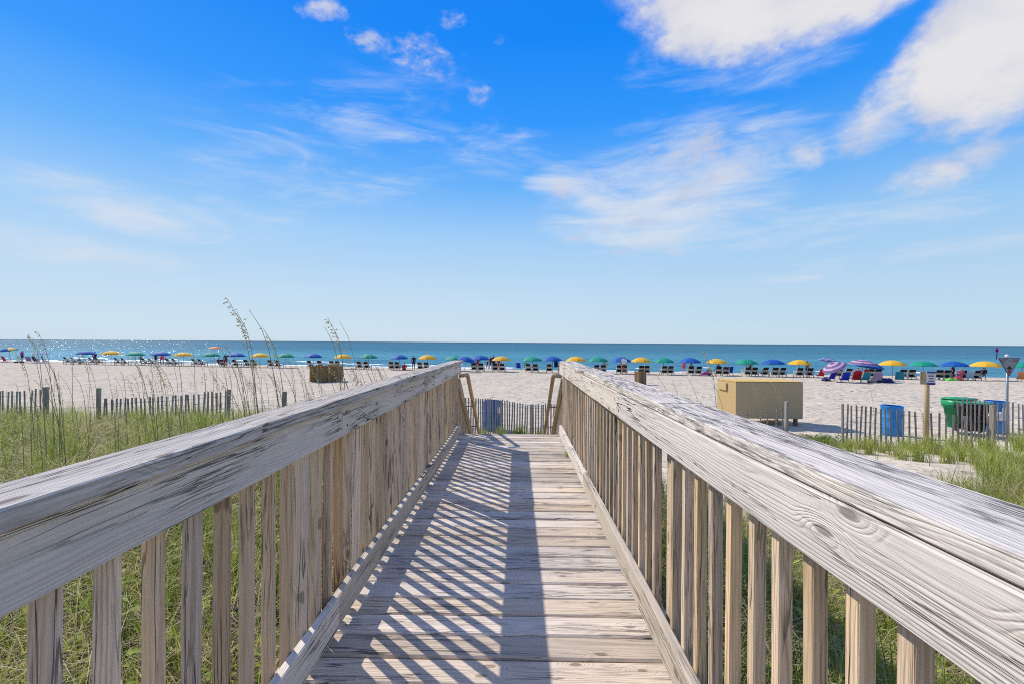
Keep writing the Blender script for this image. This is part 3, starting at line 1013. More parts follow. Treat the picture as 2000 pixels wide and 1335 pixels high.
p = at(1873, 775, 13.8)
H = 1.05
cart = thing('wheeled_cart', 'green two-wheeled rubbish cart with lid behind the right sand fence', 'rubbish cart', (p.x, p.y, p.z - H), R(-72))
cart.scale = (0.9, 0.9, 1.0)
bm = bmesh.new()
vs = []
for z, hw, hd in ((0.10, 0.22, 0.24), (0.75, 0.28, 0.32), (0.755, 0.315, 0.355), (0.98, 0.33, 0.375)):
    vs.append([bm.verts.new((sx * hw, sy * hd, z)) for sx, sy in ((-1, -1), (1, -1), (1, 1), (-1, 1))])
for a, b_ in zip(vs, vs[1:]):
    for k in range(4):
        bm.faces.new((a[k], a[(k + 1) % 4], b_[(k + 1) % 4], b_[k]))
bm.faces.new(list(reversed(vs[0]))); bm.faces.new(vs[-1])
bmesh.ops.bevel(bm, geom=list(bm.edges), offset=0.02, segments=2, affect='EDGES')
mesh_obj('body', bm_mesh('body', bm, M_GREEN, True), None, cart)
bm = bmesh.new()
vv = box(bm, (0, 0.02, 1.015), (0.70, 0.80, 0.05))
for v in vv:
    if v.co.z > 1.02:
        v.co.x *= 0.86; v.co.y *= 0.86
bmesh.ops.bevel(bm, geom=list(bm.edges), offset=0.012, segments=2, affect='EDGES')
mesh_obj('lid', bm_mesh('lid', bm, M_GREEN, True), None, cart)
bm = bmesh.new()
tube(bm, [(-0.26, 0.36, 0.93), (-0.26, 0.45, 0.95), (0.26, 0.45, 0.95), (0.26, 0.36, 0.93)], 0.016, 8)
mesh_obj('handle', bm_mesh('handle', bm, M_GREEN, True), None, cart)
for sx in (-1, 1):
    bm = bmesh.new()
    lathe(bm, [(0.10, -0.025), (0.125, -0.02), (0.125, 0.02), (0.10, 0.025)], 18)
    w_ = mesh_obj('wheel', bm_mesh('wheel', bm, M_BLACK, True), None, cart, (sx * 0.19, 0.22, 0.125), (0, math.pi / 2, 0))
bm = bmesh.new()
box(bm, (-0.1, -0.352, 0.83), (0.05, 0.004, 0.10))
mesh_obj('emblem', bm_mesh('emblem', bm, M_WHITE), None, cart)
p = at(1898, 784, 13.3)
cart2 = thing('open_cart', 'black rubbish cart, partly hidden by pickets, right of the green cart', 'rubbish cart', (p.x, p.y, p.z - 0.95), R(-25))
bm = bmesh.new()
vs = []
for z, hw, hd in ((0.10, 0.22, 0.22), (0.72, 0.27, 0.29), (0.725, 0.30, 0.32), (0.90, 0.31, 0.33)):
    vs.append([bm.verts.new((sx * hw, sy * hd, z)) for sx, sy in ((-1, -1), (1, -1), (1, 1), (-1, 1))])
for a, b_ in zip(vs, vs[1:]):
    for k in range(4):
        bm.faces.new((a[k], a[(k + 1) % 4], b_[(k + 1) % 4], b_[k]))
bm.faces.new(list(reversed(vs[0]))); bm.faces.new(vs[-1])
bmesh.ops.bevel(bm, geom=list(bm.edges), offset=0.02, segments=2, affect='EDGES')
mesh_obj('body', bm_mesh('body', bm, M_BLACK, True), None, cart2)
bm = bmesh.new()
vv = box(bm, (0, 0.0, 0.93), (0.66, 0.70, 0.045))
mesh_obj('lid', bm_mesh('lid', bm, M_GREEN), None, cart2)
for sx in (-1, 1):
    bm = bmesh.new()
    lathe(bm, [(0.10, -0.025), (0.125, -0.02), (0.125, 0.02), (0.10, 0.025)], 18)
    mesh_obj('wheel', bm_mesh('wheel', bm, M_BLACK, True), None, cart2, (sx * 0.26, 0.22, 0.125), (0, math.pi / 2, 0))

# ------------------------------------------------------------------ signs
M_SIGNFACE = simple('sign_white', (0.66, 0.64, 0.66), 0.5, var=0.04)
M_PURPLE = simple('sign_indigo', (0.035, 0.04, 0.22), 0.5)
M_INK = simple('sign_ink', (0.10, 0.085, 0.13), 0.6)
M_ALU = simple('galvanised_metal', (0.30, 0.32, 0.36), 0.45, 0.7)
M_REDINK = simple('sign_red', (0.28, 0.05, 0.045), 0.6)
M_GREYFACE = simple('sign_grey', (0.24, 0.25, 0.25), 0.5, var=0.08)

YS = 10.9
pt_ = at(1810, 724, YS)
zg = gz(pt_.x, YS)
sg_ = thing('notice_sign', 'small notice sign with indigo bands on a round wooden post', 'sign', (pt_.x, YS, zg))
hpost = pt_.z - zg
bm = bmesh.new()
tube(bm, [(0, 0, -0.3), (0, 0, hpost * 0.5), (0.0, 0, hpost - 0.02)], [0.058, 0.055, 0.052], 14)
me_ = bm_mesh('post', bm, M_SIGNPOST, True)
ga = me_.attributes.new('grain', 'FLOAT_VECTOR', 'POINT')
ga.data.foreach_set('vector', np.array([(v.co.z, v.co.x, v.co.y) for v in me_.vertices]).ravel())
mesh_obj('post', me_, None, sg_)
fw, fh = 0.215, 0.335
fx = 0.04
bm = bmesh.new(); box(bm, (fx, -0.07, hpost - fh / 2), (fw, 0.006, fh))
mesh_obj('face', bm_mesh('face', bm, M_SIGNFACE), None, sg_)
for nm, z_, h_ in (('header_band', hpost - 0.025, 0.042), ('footer_band', hpost - fh + 0.03, 0.05)):
    bm = bmesh.new(); box(bm, (fx, -0.075, z_), (fw - 0.008, 0.003, h_))
    mesh_obj(nm, bm_mesh(nm, bm, M_PURPLE), None, sg_)
bm = bmesh.new()
for row, (z_, ws) in enumerate(((hpost - 0.085, (0.03, 0.025, 0.04, 0.03)), (hpost - 0.12, (0.03, 0.03, 0.035, 0.03)), (hpost - 0.165, (0.06, 0.05)), (hpost - 0.205, (0.04, 0.03, 0.03)), (hpost - 0.245, (0.05, 0.08)))):
    x_ = fx - sum(ws) / 2 - 0.006 * (len(ws) - 1) / 2
    for w_ in ws:
        box(bm, (x_ + w_ / 2, -0.0745, z_), (w_, 0.003, 0.018))
        x_ += w_ + 0.006
mesh_obj('print', bm_mesh('print', bm, M_INK), None, sg_)
me_ = board(fh - 0.02, 0.12, 0.03, 0.003, 1, seed=320)
mesh_obj('backing_board', me_, M_SIGNPOST, sg_, (-0.10, -0.02, hpost - fh / 2), (0, -math.pi / 2, 0.9))

YT = 9.6
p0 = at(1970, 699, YT)
zg = gz(p0.x, YT)
tri = thing('triangular_sign', 'grey inverted triangle sign with red print on a metal pole', 'sign', (p0.x, YT, zg))
ht = p0.z - zg
bm = bmesh.new()
tube(bm, [(-0.012, 0.02, -0.3), (-0.005, 0.02, ht * 0.6), (0.0, 0.02, ht + 0.03)], 0.021, 10)
mesh_obj('pole', bm_mesh('pole', bm, M_ALU, True), None, tri)
bm = bmesh.new()
bmesh.ops.create_uvsphere(bm, u_segments=10, v_segments=8, radius=0.036, matrix=Matrix.Translation((-0.012, 0.02, ht + 0.05)))
mesh_obj('pole_cap', bm_mesh('pole_cap', bm, M_WHITE, True), None, tri)


def prism(bm, pts2, y0, y1):
    a = [bm.verts.new((x, y0, z)) for x, z in pts2]
    b_ = [bm.verts.new((x, y1, z)) for x, z in pts2]
    n = len(pts2)
    bm.faces.new(a); bm.faces.new(list(reversed(b_)))
    for k in range(n):
        bm.faces.new((a[k], b_[k], b_[(k + 1) % n], a[(k + 1) % n]))
    bmesh.ops.recalc_face_normals(bm, faces=bm.faces)


tw, thh = 0.235, 0.385
bm = bmesh.new()
prism(bm, [(-tw, ht), (-tw + 0.012, ht + 0.012), (tw - 0.012, ht + 0.012), (tw, ht), (0.012, ht - thh), (-0.012, ht - thh)], -0.012, -0.008)
mesh_obj('rim', bm_mesh('rim', bm, M_INK), None, tri)
bm = bmesh.new()
prism(bm, [(-tw + 0.018, ht + 0.002), (tw - 0.018, ht + 0.002), (0.006, ht - thh + 0.03), (-0.006, ht - thh + 0.03)], -0.016, -0.0125)
mesh_obj('face', bm_mesh('face', bm, M_GREYFACE), None, tri)
bm = bmesh.new()
for x_, z_, w_, h_ in ((-0.165, -0.03, 0.035, 0.012), (-0.165, -0.062, 0.035, 0.012), (-0.178, -0.046, 0.011, 0.03), (-0.115, -0.03, 0.04, 0.012), (-0.115, -0.06, 0.013, 0.06), (-0.135, -0.095, 0.02, 0.012),
                       (0.10, -0.03, 0.05, 0.013), (0.155, -0.03, 0.05, 0.013), (0.085, -0.06, 0.013, 0.03), (0.13, -0.065, 0.04, 0.012), (0.165, -0.05, 0.013, 0.03), (-0.06, -0.022, 0.04, 0.01), (0.0, -0.115 - 0.19, 0.03, 0.06)):
    box(bm, (x_, -0.018, ht + z_), (w_, 0.003, h_))
prism(bm, [(-0.035, ht - 0.24), (0.035, ht - 0.24), (0.022, ht - 0.30), (-0.022, ht - 0.30)], -0.020, -0.017)
mesh_obj('red_print', bm_mesh('red_print', bm, M_REDINK), None, tri)
bm = bmesh.new()
prism(bm, [(-0.075, ht - 0.215), (-0.03, ht - 0.205), (-0.028, ht - 0.18), (0.0, ht - 0.165), (0.028, ht - 0.18), (0.03, ht - 0.205), (0.075, ht - 0.215), (0.03, ht - 0.225), (0, ht - 0.238), (-0.03, ht - 0.225)], -0.0205, -0.017)
mesh_obj('dark_emblem', bm_mesh('dark_emblem', bm, M_BLACK), None, tri)

# ------------------------------------------------------------------ brown slatted bins on the beach
def slat_bin(label, px, Y, w_, h_, d_, n, rz=0.0):
    p = on_ground(px, Y)
    t_ = thing('slatted_bin', label, 'bin', p, rz)
    for i in range(n):
        x_ = -w_ / 2 + w_ * (i + 0.5) / n
        for s_, yy_ in ((-1, -d_ / 2), (1, d_ / 2)):
            mesh_obj('slat', board(h_ + random.uniform(-0.06, 0.05), w_ / n * 0.9, 0.025, 0.003, 1, seed=400 + i * 3 + s_ + px), M_BROWN, t_,
                     (x_, yy_, h_ / 2 + 0.02), (0, -math.pi / 2 + random.uniform(-0.04, 0.04), math.pi / 2))
    m = max(2, int(n * d_ / w_))
    for i in range(m):
        y_ = -d_ / 2 + d_ * (i + 0.5) / m
        for s_ in (-1, 1):
            mesh_obj('slat', board(h_ - 0.03, d_ / m * 0.9, 0.025, 0.003, 1, seed=440 + i * 3 + s_), M_BROWN, t_, (s_ * w_ / 2, y_, h_ / 2), (0, -math.pi / 2, 0))
    mesh_obj('lid', board(w_ + 0.06, d_ + 0.06, 0.04, 0.004, 1, seed=460 + px), M_BROWN, t_, (0, 0, h_ - 0.03))
    return t_


slat_bin('wide brown slatted wooden bin on the sand behind sea oats', 638, 33.0, 2.05, 1.2, 1.2, 14, R(6))
slat_bin('narrow brown slatted wooden bin on the sand above the right railing', 1251, 33.0, 0.62, 0.98, 0.6, 5, R(20))
# ================================================================== beach life
UMB = {
    'blue': simple('umbrella_blue', (0.005, 0.10, 0.38), 0.7, var=0.06, trans=0.15),
    'yellow': simple('umbrella_yellow', (0.82, 0.47, 0.035), 0.7, var=0.06, trans=0.2),
    'green': simple('umbrella_green', (0.01, 0.30, 0.19), 0.7, var=0.06, trans=0.15),
    'orange': simple('umbrella_orange', (0.72, 0.26, 0.10), 0.7, var=0.06, trans=0.2),
    'white': simple('umbrella_white', (0.52, 0.40, 0.50), 0.7, var=0.06, trans=0.2),
    'pink': simple('umbrella_purple', (0.20, 0.10, 0.26), 0.7, var=0.06, trans=0.2),
}
M_POLE = simple('umbrella_pole', (0.30, 0.22, 0.14), 0.5)


def canopy_mesh(r_, h_, mats, stripes=False, panels=8):
    bm = bmesh.new()
    rows = []
    sub = 3
    nseg = panels * sub
    prof = [(0.02, 0.0), (0.22, -0.05), (0.45, -0.19), (0.68, -0.42), (0.86, -0.70), (1.0, -1.0), (1.0, -1.16)]
    for i, (rr, zz) in enumerate(prof):
        ring = []
        for k in range(nseg):
            a = 2 * math.pi * k / nseg
            ph = (k % sub) / sub
            sag = math.sin(math.pi * ph)
            r2 = rr * r_ * (1 - 0.045 * sag * rr)
            ring.append(bm.verts.new((r2 * math.cos(a), r2 * math.sin(a), zz * h_ + (0.06 * h_ * sag if i == len(prof) - 1 else -0.03 * h_ * sag * rr))))
        rows.append(ring)
    for i, (a, b_) in enumerate(zip(rows, rows[1:])):
        for k in range(nseg):
            f = bm.faces.new((a[k], b_[k], b_[(k + 1) % nseg], a[(k + 1) % nseg]))
            f.material_index = (i % 2 if stripes else (k // sub) % len(mats)) if len(mats) > 1 else 0
    bm.faces.new(list(reversed(rows[0])))
    me_ = bm_mesh('canopy', bm)
    for m_ in mats:
        me_.materials.append(m_)
    return me_


def make_umbrella(mats, r_=1.1, h_=0.46, H=1.82, stripes=False):
    t_ = thing('beach_umbrella', 'x', 'umbrella')
    bm = bmesh.new()
    tube(bm, [(0, 0, -0.25), (0, 0, H - 0.03)], 0.024, 7)
    mesh_obj('pole', bm_mesh('pole', bm, M_POLE, True), None, t_)
    cp = mesh_obj('canopy', canopy_mesh(r_, h_, mats, stripes), None, t_, (0, 0, H))
    bm = bmesh.new()
    bmesh.ops.create_uvsphere(bm, u_segments=6, v_segments=5, radius=0.035)
    mesh_obj('finial', bm_mesh('finial', bm, M_POLE, True), None, cp, (0, 0, 0.02))
    bm = bmesh.new()
    for k in range(8):
        a = 2 * math.pi * k / 8
        tube(bm, [(0.03 * math.cos(a), 0.03 * math.sin(a), -h_ * 0.75), (0.6 * r_ * math.cos(a), 0.6 * r_ * math.sin(a), -h_ * 0.42)], 0.008, 3)
    mesh_obj('ribs', bm_mesh('ribs', bm, M_WIRE), None, cp)
    return t_


ordn = ['first', 'second', 'third', 'fourth', 'fifth', 'sixth', 'seventh', 'eighth', 'ninth', 'tenth', 'eleventh', 'twelfth', 'thirteenth', 'fourteenth']
row = [(168, 'blue'), (217, 'yellow'), (265, 'green'), (314, 'blue'), (358, 'yellow'), (412, 'green'), (461, 'blue'), (508, 'yellow'), (557, 'green'),
       (612, 'blue'), (670, 'yellow'), (720, 'green'), (780, 'blue'), (835, 'yellow'), (888, 'green'), (938, 'blue'), (979, 'yellow'), (1040, 'green'),
       (1079, 'blue'), (1125, 'yellow'), (1168, 'green'), (1213, 'blue'), (1252, 'yellow'), (1296, 'green'), (1348, 'blue'), (1400, 'yellow'), (1458, 'green'),
       (1510, 'blue'), (1562, 'yellow'), (1743, 'yellow'), (1803, 'green'), (1864, 'blue'), (1925, 'yellow'), (1996, 'green')]
templ = {}
cnt = {}
UMB_LABEL = []
for px, c in row:
    if c not in templ:
        u_ = templ[c] = make_umbrella([UMB[c]])
    else:
        u_ = copy_tree(templ[c])
    k = cnt.get(c, 0)
    cnt[c] = k + 1
    u_['label'] = '%s beach umbrella, %s %s one from the left along the shore row' % (c, ordn[k], c)
    u_['group'] = 'rental umbrellas in a row along the shore'
    u_.location = on_row(px)
    u_.rotation_euler = (R(random.uniform(-4, 4)), R(random.uniform(-1, 9) if px > 550 else random.uniform(-1, 3)), random.uniform(0, 0.8))
    u_.rotation_euler.order = 'ZYX' if False else 'XYZ'
    s_ = random.uniform(0.97, 1.04)
    u_.scale = (s_, s_, random.uniform(0.97, 1.03))
    UMB_LABEL.append((px, '%s %s umbrella from the left' % (ordn[k], c)))


def extra_umbrella(label, mats, px, off, rot, stripes=False, H=1.82, r_=1.1, h_=0.46, rz=0.0):
    u_ = make_umbrella(mats, r_, h_, H, stripes)
    u_['label'] = label
    u_.location = on_row(px, off)
    u_.rotation_euler = (R(rot[0]), R(rot[1]), rz)
    return u_


extra_umbrella('blue, yellow and green panelled umbrella leaning at the left edge', [UMB['blue'], UMB['yellow'], UMB['green']], 22, 3.0, (4, -9), H=2.15, r_=1.15)
extra_umbrella('low flat blue umbrella over a dark group left of the row', [UMB['blue']], 83, 1.5, (0, 1), H=1.55, h_=0.22, r_=1.05)
extra_umbrella('small orange umbrella standing behind the third green umbrella', [UMB['orange']], 419, 10.0, (0, 1), H=2.75, h_=0.3, r_=1.0)
extra_umbrella('blue umbrella half hidden by the far end of the left railing', [UMB['blue']], 906, -2.5, (0, 14), H=1.75)
extra_umbrella('purple and white ringed umbrella tilted steeply to the left, on the right beach', [UMB['pink'], UMB['white']], 1645, -7.5, (2, -30), True, H=1.85, r_=0.95, h_=0.42)
extra_umbrella('purple and white ringed umbrella standing nearly level above coloured chairs', [UMB['pink'], UMB['white']], 1682, -6.0, (2, 4), True, H=1.95, r_=1.05, h_=0.42)
extra_umbrella('blue umbrella tucked behind the level purple ringed umbrella', [UMB['blue']], 1694, -3.0, (0, 10), H=1.7)
extra_umbrella('blue umbrella with white edge left of the tilted purple one', [UMB['blue'], UMB['white']], 1612, 2.5, (0, 12), True, H=1.95, h_=0.3, r_=0.95)

# ------------------------------------------------------------------ wooden lounge chairs
M_CANVAS = simple('dark_canvas', (0.012, 0.013, 0.022), 0.85)


def strip(bm, a, b_, w_, t_):
    """flat bar from a to b, width across X"""
    a, b_ = Vector(a), Vector(b_)
    d = (b_ - a)
    L = d.length
    ang = math.atan2(d.z, d.y)
    M_ = Matrix.Translation((a + b_) / 2) @ Matrix.Rotation(ang, 4, 'X')
    bmesh.ops.create_cube(bm, size=1.0, matrix=M_ @ Matrix.Diagonal((w_, L, t_, 1)))


def make_lounge():
    t_ = thing('lounge_chair', 'x', 'chair')
    for sx in (-0.28, 0.28):
        bm = bmesh.new(); strip(bm, (sx, -0.42, 0.98), (sx, 0.18, 0.22), 0.05, 0.035)
        mesh_obj('back_rail', add_grain(bm_mesh('back_rail', bm, M_CHAIR)), None, t_)
        bm = bmesh.new(); strip(bm, (sx, -0.30, 0.28), (sx, 0.75, 0.40), 0.05, 0.05)
        mesh_obj('seat_rail', add_grain(bm_mesh('seat_rail', bm, M_CHAIR)), None, t_)
        for yy_, h_ in ((-0.27, 0.58), (0.55, 0.58)):
            bm = bmesh.new(); box(bm, (sx * 1.12, yy_, h_ / 2), (0.045, 0.07, h_))
            mesh_obj('leg', add_grain(bm_mesh('leg', bm, M_CHAIR)), None, t_)
        bm = bmesh.new(); box(bm, (sx * 1.14, 0.14, 0.60), (0.09, 0.95, 0.03))
        mesh_obj('armrest', add_grain(bm_mesh('armrest', bm, M_CHAIR)), None, t_)
    bm = bmesh.new(); strip(bm, (0, -0.42, 0.97), (0, -0.22, 0.72), 0.52, 0.03)
    mesh_obj('headrest', bm_mesh('headrest', bm, M_CANVAS), None, t_)
    bm = bmesh.new(); strip(bm, (0, -0.205, 0.70), (0, -0.03, 0.485), 0.50, 0.02)
    mesh_obj('back_slats', add_grain(bm_mesh('back_slats', bm, M_CHAIR)), None, t_)
    bm = bmesh.new(); strip(bm, (0, -0.02, 0.475), (0, 0.16, 0.24), 0.50, 0.03)
    box(bm, (0, 0.0, 0.34), (0.5, 0.4, 0.10))
    mesh_obj('seat_sling', bm_mesh('seat_sling', bm, M_CANVAS), None, t_)
    bm = bmesh.new(); box(bm, (0, 0.42, 0.385), (0.50, 0.5, 0.03))
    mesh_obj('seat_slats', add_grain(bm_mesh('seat_slats', bm, M_CHAIR)), None, t_)
    bm = bmesh.new(); box(bm, (0, -0.30, 0.24), (0.6, 0.03, 0.06))
    mesh_obj('stretcher', add_grain(bm_mesh('stretcher', bm, M_CHAIR)), None, t_)
    return t_


chairs_px = [132, 146, 181, 193, 231, 244, 284, 297, 331, 343, 382, 394, 437, 461, 483, 497, 530, 543, 607, 626, 650, 661, 703, 717, 766, 777, 821, 834,
             872, 884, 926, 940, 968, 981, 1032, 1046, 1073, 1096, 1165, 1178, 1210, 1219, 1253, 1263, 1297, 1309, 1349, 1364, 1403, 1417, 1459, 1473, 1493, 1513, 1527, 1561, 1580,
             1637, 1655, 1700, 1714, 1762, 1779, 1833, 1848, 1880, 1905]
lounge = None
for i, px in enumerate(chairs_px):
    if lounge is None:
        c_ = lounge = make_lounge()
    else:
        c_ = copy_tree(lounge)
    near = min(UMB_LABEL, key=lambda t: abs(t[0] - px))
    same = [q_ for q_ in chairs_px if min(UMB_LABEL, key=lambda t: abs(t[0] - q_)) == near]
    k = same.index(px)
    which = {1: ['lone'], 2: ['left', 'right']}.get(len(same), ['leftmost', 'second', 'third', 'fourth', 'rightmost'][:len(same)])[k]
    if len(same) >= 3 and k == len(same) - 1:
        which = 'rightmost'
    c_['label'] = '%s pale wooden lounge chair beneath or beside the %s' % (which, near[1])
    c_['group'] = 'rental lounge chairs facing the sea'
    c_.location = on_row(px, -0.75 + random.uniform(-0.25, 0.25))
    c_.rotation_euler = (0, 0, R(-9) + R(random.uniform(-5, 5)) + (R(-12) if px < 420 or px > 1690 else 0))

# ------------------------------------------------------------------ folding beach chairs
def make_folding(mat, frame):
    t_ = thing('folding_chair', 'x', 'chair')
    bm = bmesh.new(); strip(bm, (0, -0.34, 0.92), (0, -0.02, 0.24), 0.56, 0.025)
    mesh_obj('backrest', bm_mesh('backrest', bm, mat), None, t_)
    bm = bmesh.new(); strip(bm, (0, -0.04, 0.23), (0, 0.46, 0.30), 0.54, 0.025)
    mesh_obj('seat', bm_mesh('seat', bm, mat), None, t_)
    for sx in (-0.29, 0.29):
        bm = bmesh.new()
        tube(bm, [(sx, -0.36, 0.93), (sx, 0.0, 0.2), (sx, 0.1, 0.02)], 0.014, 5)
        tube(bm, [(sx, -0.34, 0.02), (sx, 0.1, 0.24), (sx, 0.48, 0.31)], 0.014, 5)
        mesh_obj('frame', bm_mesh('frame', bm, frame, True), None, t_)
        bm = bmesh.new(); box(bm, (sx * 1.08, 0.06, 0.50), (0.05, 0.48, 0.025))
        mesh_obj('armrest', bm_mesh('armrest', bm, M_CHAIR), None, t_)
    return t_


FC = {'red': (0.52, 0.018, 0.02), 'royal blue': (0.012, 0.03, 0.42), 'teal': (0.02, 0.22, 0.30), 'lilac striped': (0.30, 0.22, 0.38), 'navy': (0.015, 0.02, 0.10),
      'pale blue': (0.25, 0.42, 0.56), 'orange': (0.70, 0.27, 0.11), 'green': (0.03, 0.30, 0.12)}
fold = {}
for (c, px, off, rz, label) in (
        ('red', 10, 0.6, 0, 'red folding beach chair seen from behind at the left edge'),
        ('lilac striped', 57, 1.0, 25, 'mauve folding chair left of the dark group under the flat blue umbrella'),
        ('navy', 70, 0.8, 5, 'navy folding chair under the low flat blue umbrella'),
        ('royal blue', 87, 1.2, -20, 'royal blue folding chair right of the flat blue umbrella pole'),
        ('red', 1603, -1.6, 10, 'red folding chair standing alone left of the tilted purple umbrella'),
        ('royal blue', 1624, -6.8, 18, 'blue folding chair below the tilted purple umbrella'),
        ('royal blue', 1650, -8.2, -2, 'large royal blue folding chair between the two purple umbrellas'),
        ('red', 1673, -7.6, -14, 'red folding chair below the level purple umbrella'),
        ('teal', 1690, -8.0, 0, 'teal folding chair right of the red one in the chair cluster'),
        ('lilac striped', 1714, -7.2, -22, 'lilac folding chair at the right of the chair cluster'),
        ('teal', 1757, -6.5, -28, 'teal folding chair turned sideways beside a dark blue shadowed towel'),
        ('royal blue', 1425, 1.2, 0, 'blue folding chair right of the umbrella pair above the plywood box'),
        ('royal blue', 1013, 9.0, 0, 'blue folding chair at the water behind the gap in the row'),
        ('green', 1029, 6.0, 0, 'green folding chair left of the seventh green umbrella chairs'),
        ('pale blue', 1893, -1.0, -12, 'pale blue folding chair beneath the last blue umbrella'),
        ('orange', 1996, -1.2, -30, 'orange folding chair at the right edge beyond the triangular sign')):
    if c not in fold:
        o = fold[c] = make_folding(simple('canvas_' + c.replace(' ', '_'), FC[c], 0.75, var=0.1), M_ALU)
    else:
        o = copy_tree(fold[c])
    o['label'] = label
    o['group'] = 'folding beach chairs'
    o.location = on_row(px, off)
    o.rotation_euler = (0, 0, R(rz - 9))

# ------------------------------------------------------------------ people
def skin_body(name, pose):
    """one continuous skinned figure"""
    J, E, RAD = [], [], []

    def add(p, r_, parent=None):
        J.append(p); RAD.append(r_)
        if parent is not None:
            E.append((parent, len(J) - 1))
        return len(J) - 1
    P_ = pose
    pel = add(P_['pelvis'], (0.135, 0.10))
    wai = add(P_['waist'], (0.115, 0.085), pel)
    che = add(P_['chest'], (0.155, 0.105), wai)
    nec = add(P_['neck'], (0.05, 0.05), che)
    hd0 = add(P_['jaw'], (0.062, 0.07), nec)
    hd1 = add(P_['crown'], (0.072, 0.082), hd0)
    for s_ in ('l', 'r'):
        sh = add(P_['sho' + s_], (0.058, 0.058), che)
        eb = add(P_['elb' + s_], (0.042, 0.042), sh)
        wr = add(P_['wri' + s_], (0.028, 0.028), eb)
        add(P_['han' + s_], (0.036, 0.018), wr)
        hp = add(P_['hip' + s_], (0.092, 0.092), pel)
        kn = add(P_['kne' + s_], (0.06, 0.06), hp)
        ca = add(P_['cal' + s_], (0.055, 0.055), kn)
        an = add(P_['ank' + s_], (0.036, 0.036), ca)
        add(P_['toe' + s_], (0.042, 0.028), an)
    me_ = bpy.data.meshes.new(name)
    me_.from_pydata(J, E, [])
    o = bpy.data.objects.new(name, me_)
    COL.objects.link(o)
    sk = o.modifiers.new('skin', 'SKIN')
    sk.use_smooth_shade = True
    for i, r_ in enumerate(RAD):
        me_.skin_vertices[0].data[i].radius = r_
    me_.skin_vertices[0].data[0].use_root = True
    sb = o.modifiers.new('sub', 'SUBSURF')
    sb.levels = 2
    bpy.context.view_layer.update()
    dg = bpy.context.evaluated_depsgraph_get()
    ev = bpy.data.meshes.new_from_object(o.evaluated_get(dg))
    bpy.data.objects.remove(o)
    bm = bmesh.new()
    bm.from_mesh(ev)
    # face, ears and fingers grown into the same mesh
    cr = Vector(P_['crown']); jw = Vector(P_['jaw']); fc = Vector(P_['face'])
    mid = (cr + jw) / 2
    upv = (cr - jw).normalized()
    sd_ = fc.cross(upv).normalized()

    def blob(c, r3):
        Mx = Matrix.Translation(c) @ Matrix((sd_, fc, upv)).transposed().to_4x4() @ Matrix.Diagonal((r3[0], r3[1], r3[2], 1))
        bmesh.ops.create_uvsphere(bm, u_segments=6, v_segments=5, radius=1.0, matrix=Mx)
    blob(mid + fc * 0.082, (0.012, 0.02, 0.022))
    blob(mid + sd_ * 0.072, (0.008, 0.018, 0.028)); blob(mid - sd_ * 0.072, (0.008, 0.018, 0.028))
    blob(jw + fc * 0.072 + upv * 0.02, (0.022, 0.008, 0.007))
    for s_ in ('l', 'r'):
        h = Vector(P_['han' + s_]); w_ = Vector(P_['wri' + s_])
        d = (h - w_).normalized()
        sdv = d.cross(Vector((1, 0, 0.2))).normalized()
        for k, L in ((-1.5, 0.065), (-0.5, 0.078), (0.5, 0.072), (1.5, 0.055)):
            b0 = h + sdv * k * 0.018
            tube(bm, [b0, b0 + d * L * 0.55, b0 + d * L + Vector((0, 0.012, 0))], [0.0095, 0.0088, 0.006], 5)
        b0 = h - d * 0.03 + sdv * 0.03
        tube(bm, [b0, b0 + d * 0.03 + sdv * 0.02, b0 + d * 0.055 + sdv * 0.022], [0.011, 0.010, 0.007], 5)
    bmesh.ops.recalc_face_normals(bm, faces=bm.faces)
    for f in bm.faces:
        f.smooth = True
    out = bpy.data.meshes.new(name)
    bm.to_mesh(out); bm.free()
    return out


def mir(p, dx=0, dy=0, dz=0):
    return (-p[0] + dx, p[1] + dy, p[2] + dz)


def pose_stand(walk=0.0, armsup=False):
    d = dict(pelvis=(0, 0, 0.94), waist=(0, 0.01, 1.10), chest=(0, 0, 1.33), neck=(0, -0.01, 1.50), jaw=(0, 0.02, 1.585), crown=(0, 0.01, 1.68), face=(0, 1, 0))
    for s_, x in (('l', -1), ('r', 1)):
        w_ = walk * x
        d['sho' + s_] = (0.19 * x, -0.005, 1.42)
        if armsup and x > 0:
            d['elb' + s_] = (0.30 * x, 0.16, 1.34); d['wri' + s_] = (0.20 * x, 0.26, 1.52); d['han' + s_] = (0.17 * x, 0.27, 1.58)
        else:
            d['elb' + s_] = (0.25 * x, -0.02 - w_ * 0.12, 1.13); d['wri' + s_] = (0.25 * x, 0.05 - w_ * 0.2, 0.89); d['han' + s_] = (0.245 * x, 0.07 - w_ * 0.24, 0.81)
        d['hip' + s_] = (0.10 * x, 0, 0.88)
        d['kne' + s_] = (0.11 * x, 0.03 + w_ * 0.18, 0.50); d['cal' + s_] = (0.11 * x, 0.0 + w_ * 0.20, 0.35)
        d['ank' + s_] = (0.11 * x, -0.03 + w_ * 0.26, 0.075); d['toe' + s_] = (0.125 * x, 0.11 + w_ * 0.26, 0.035)
    return d


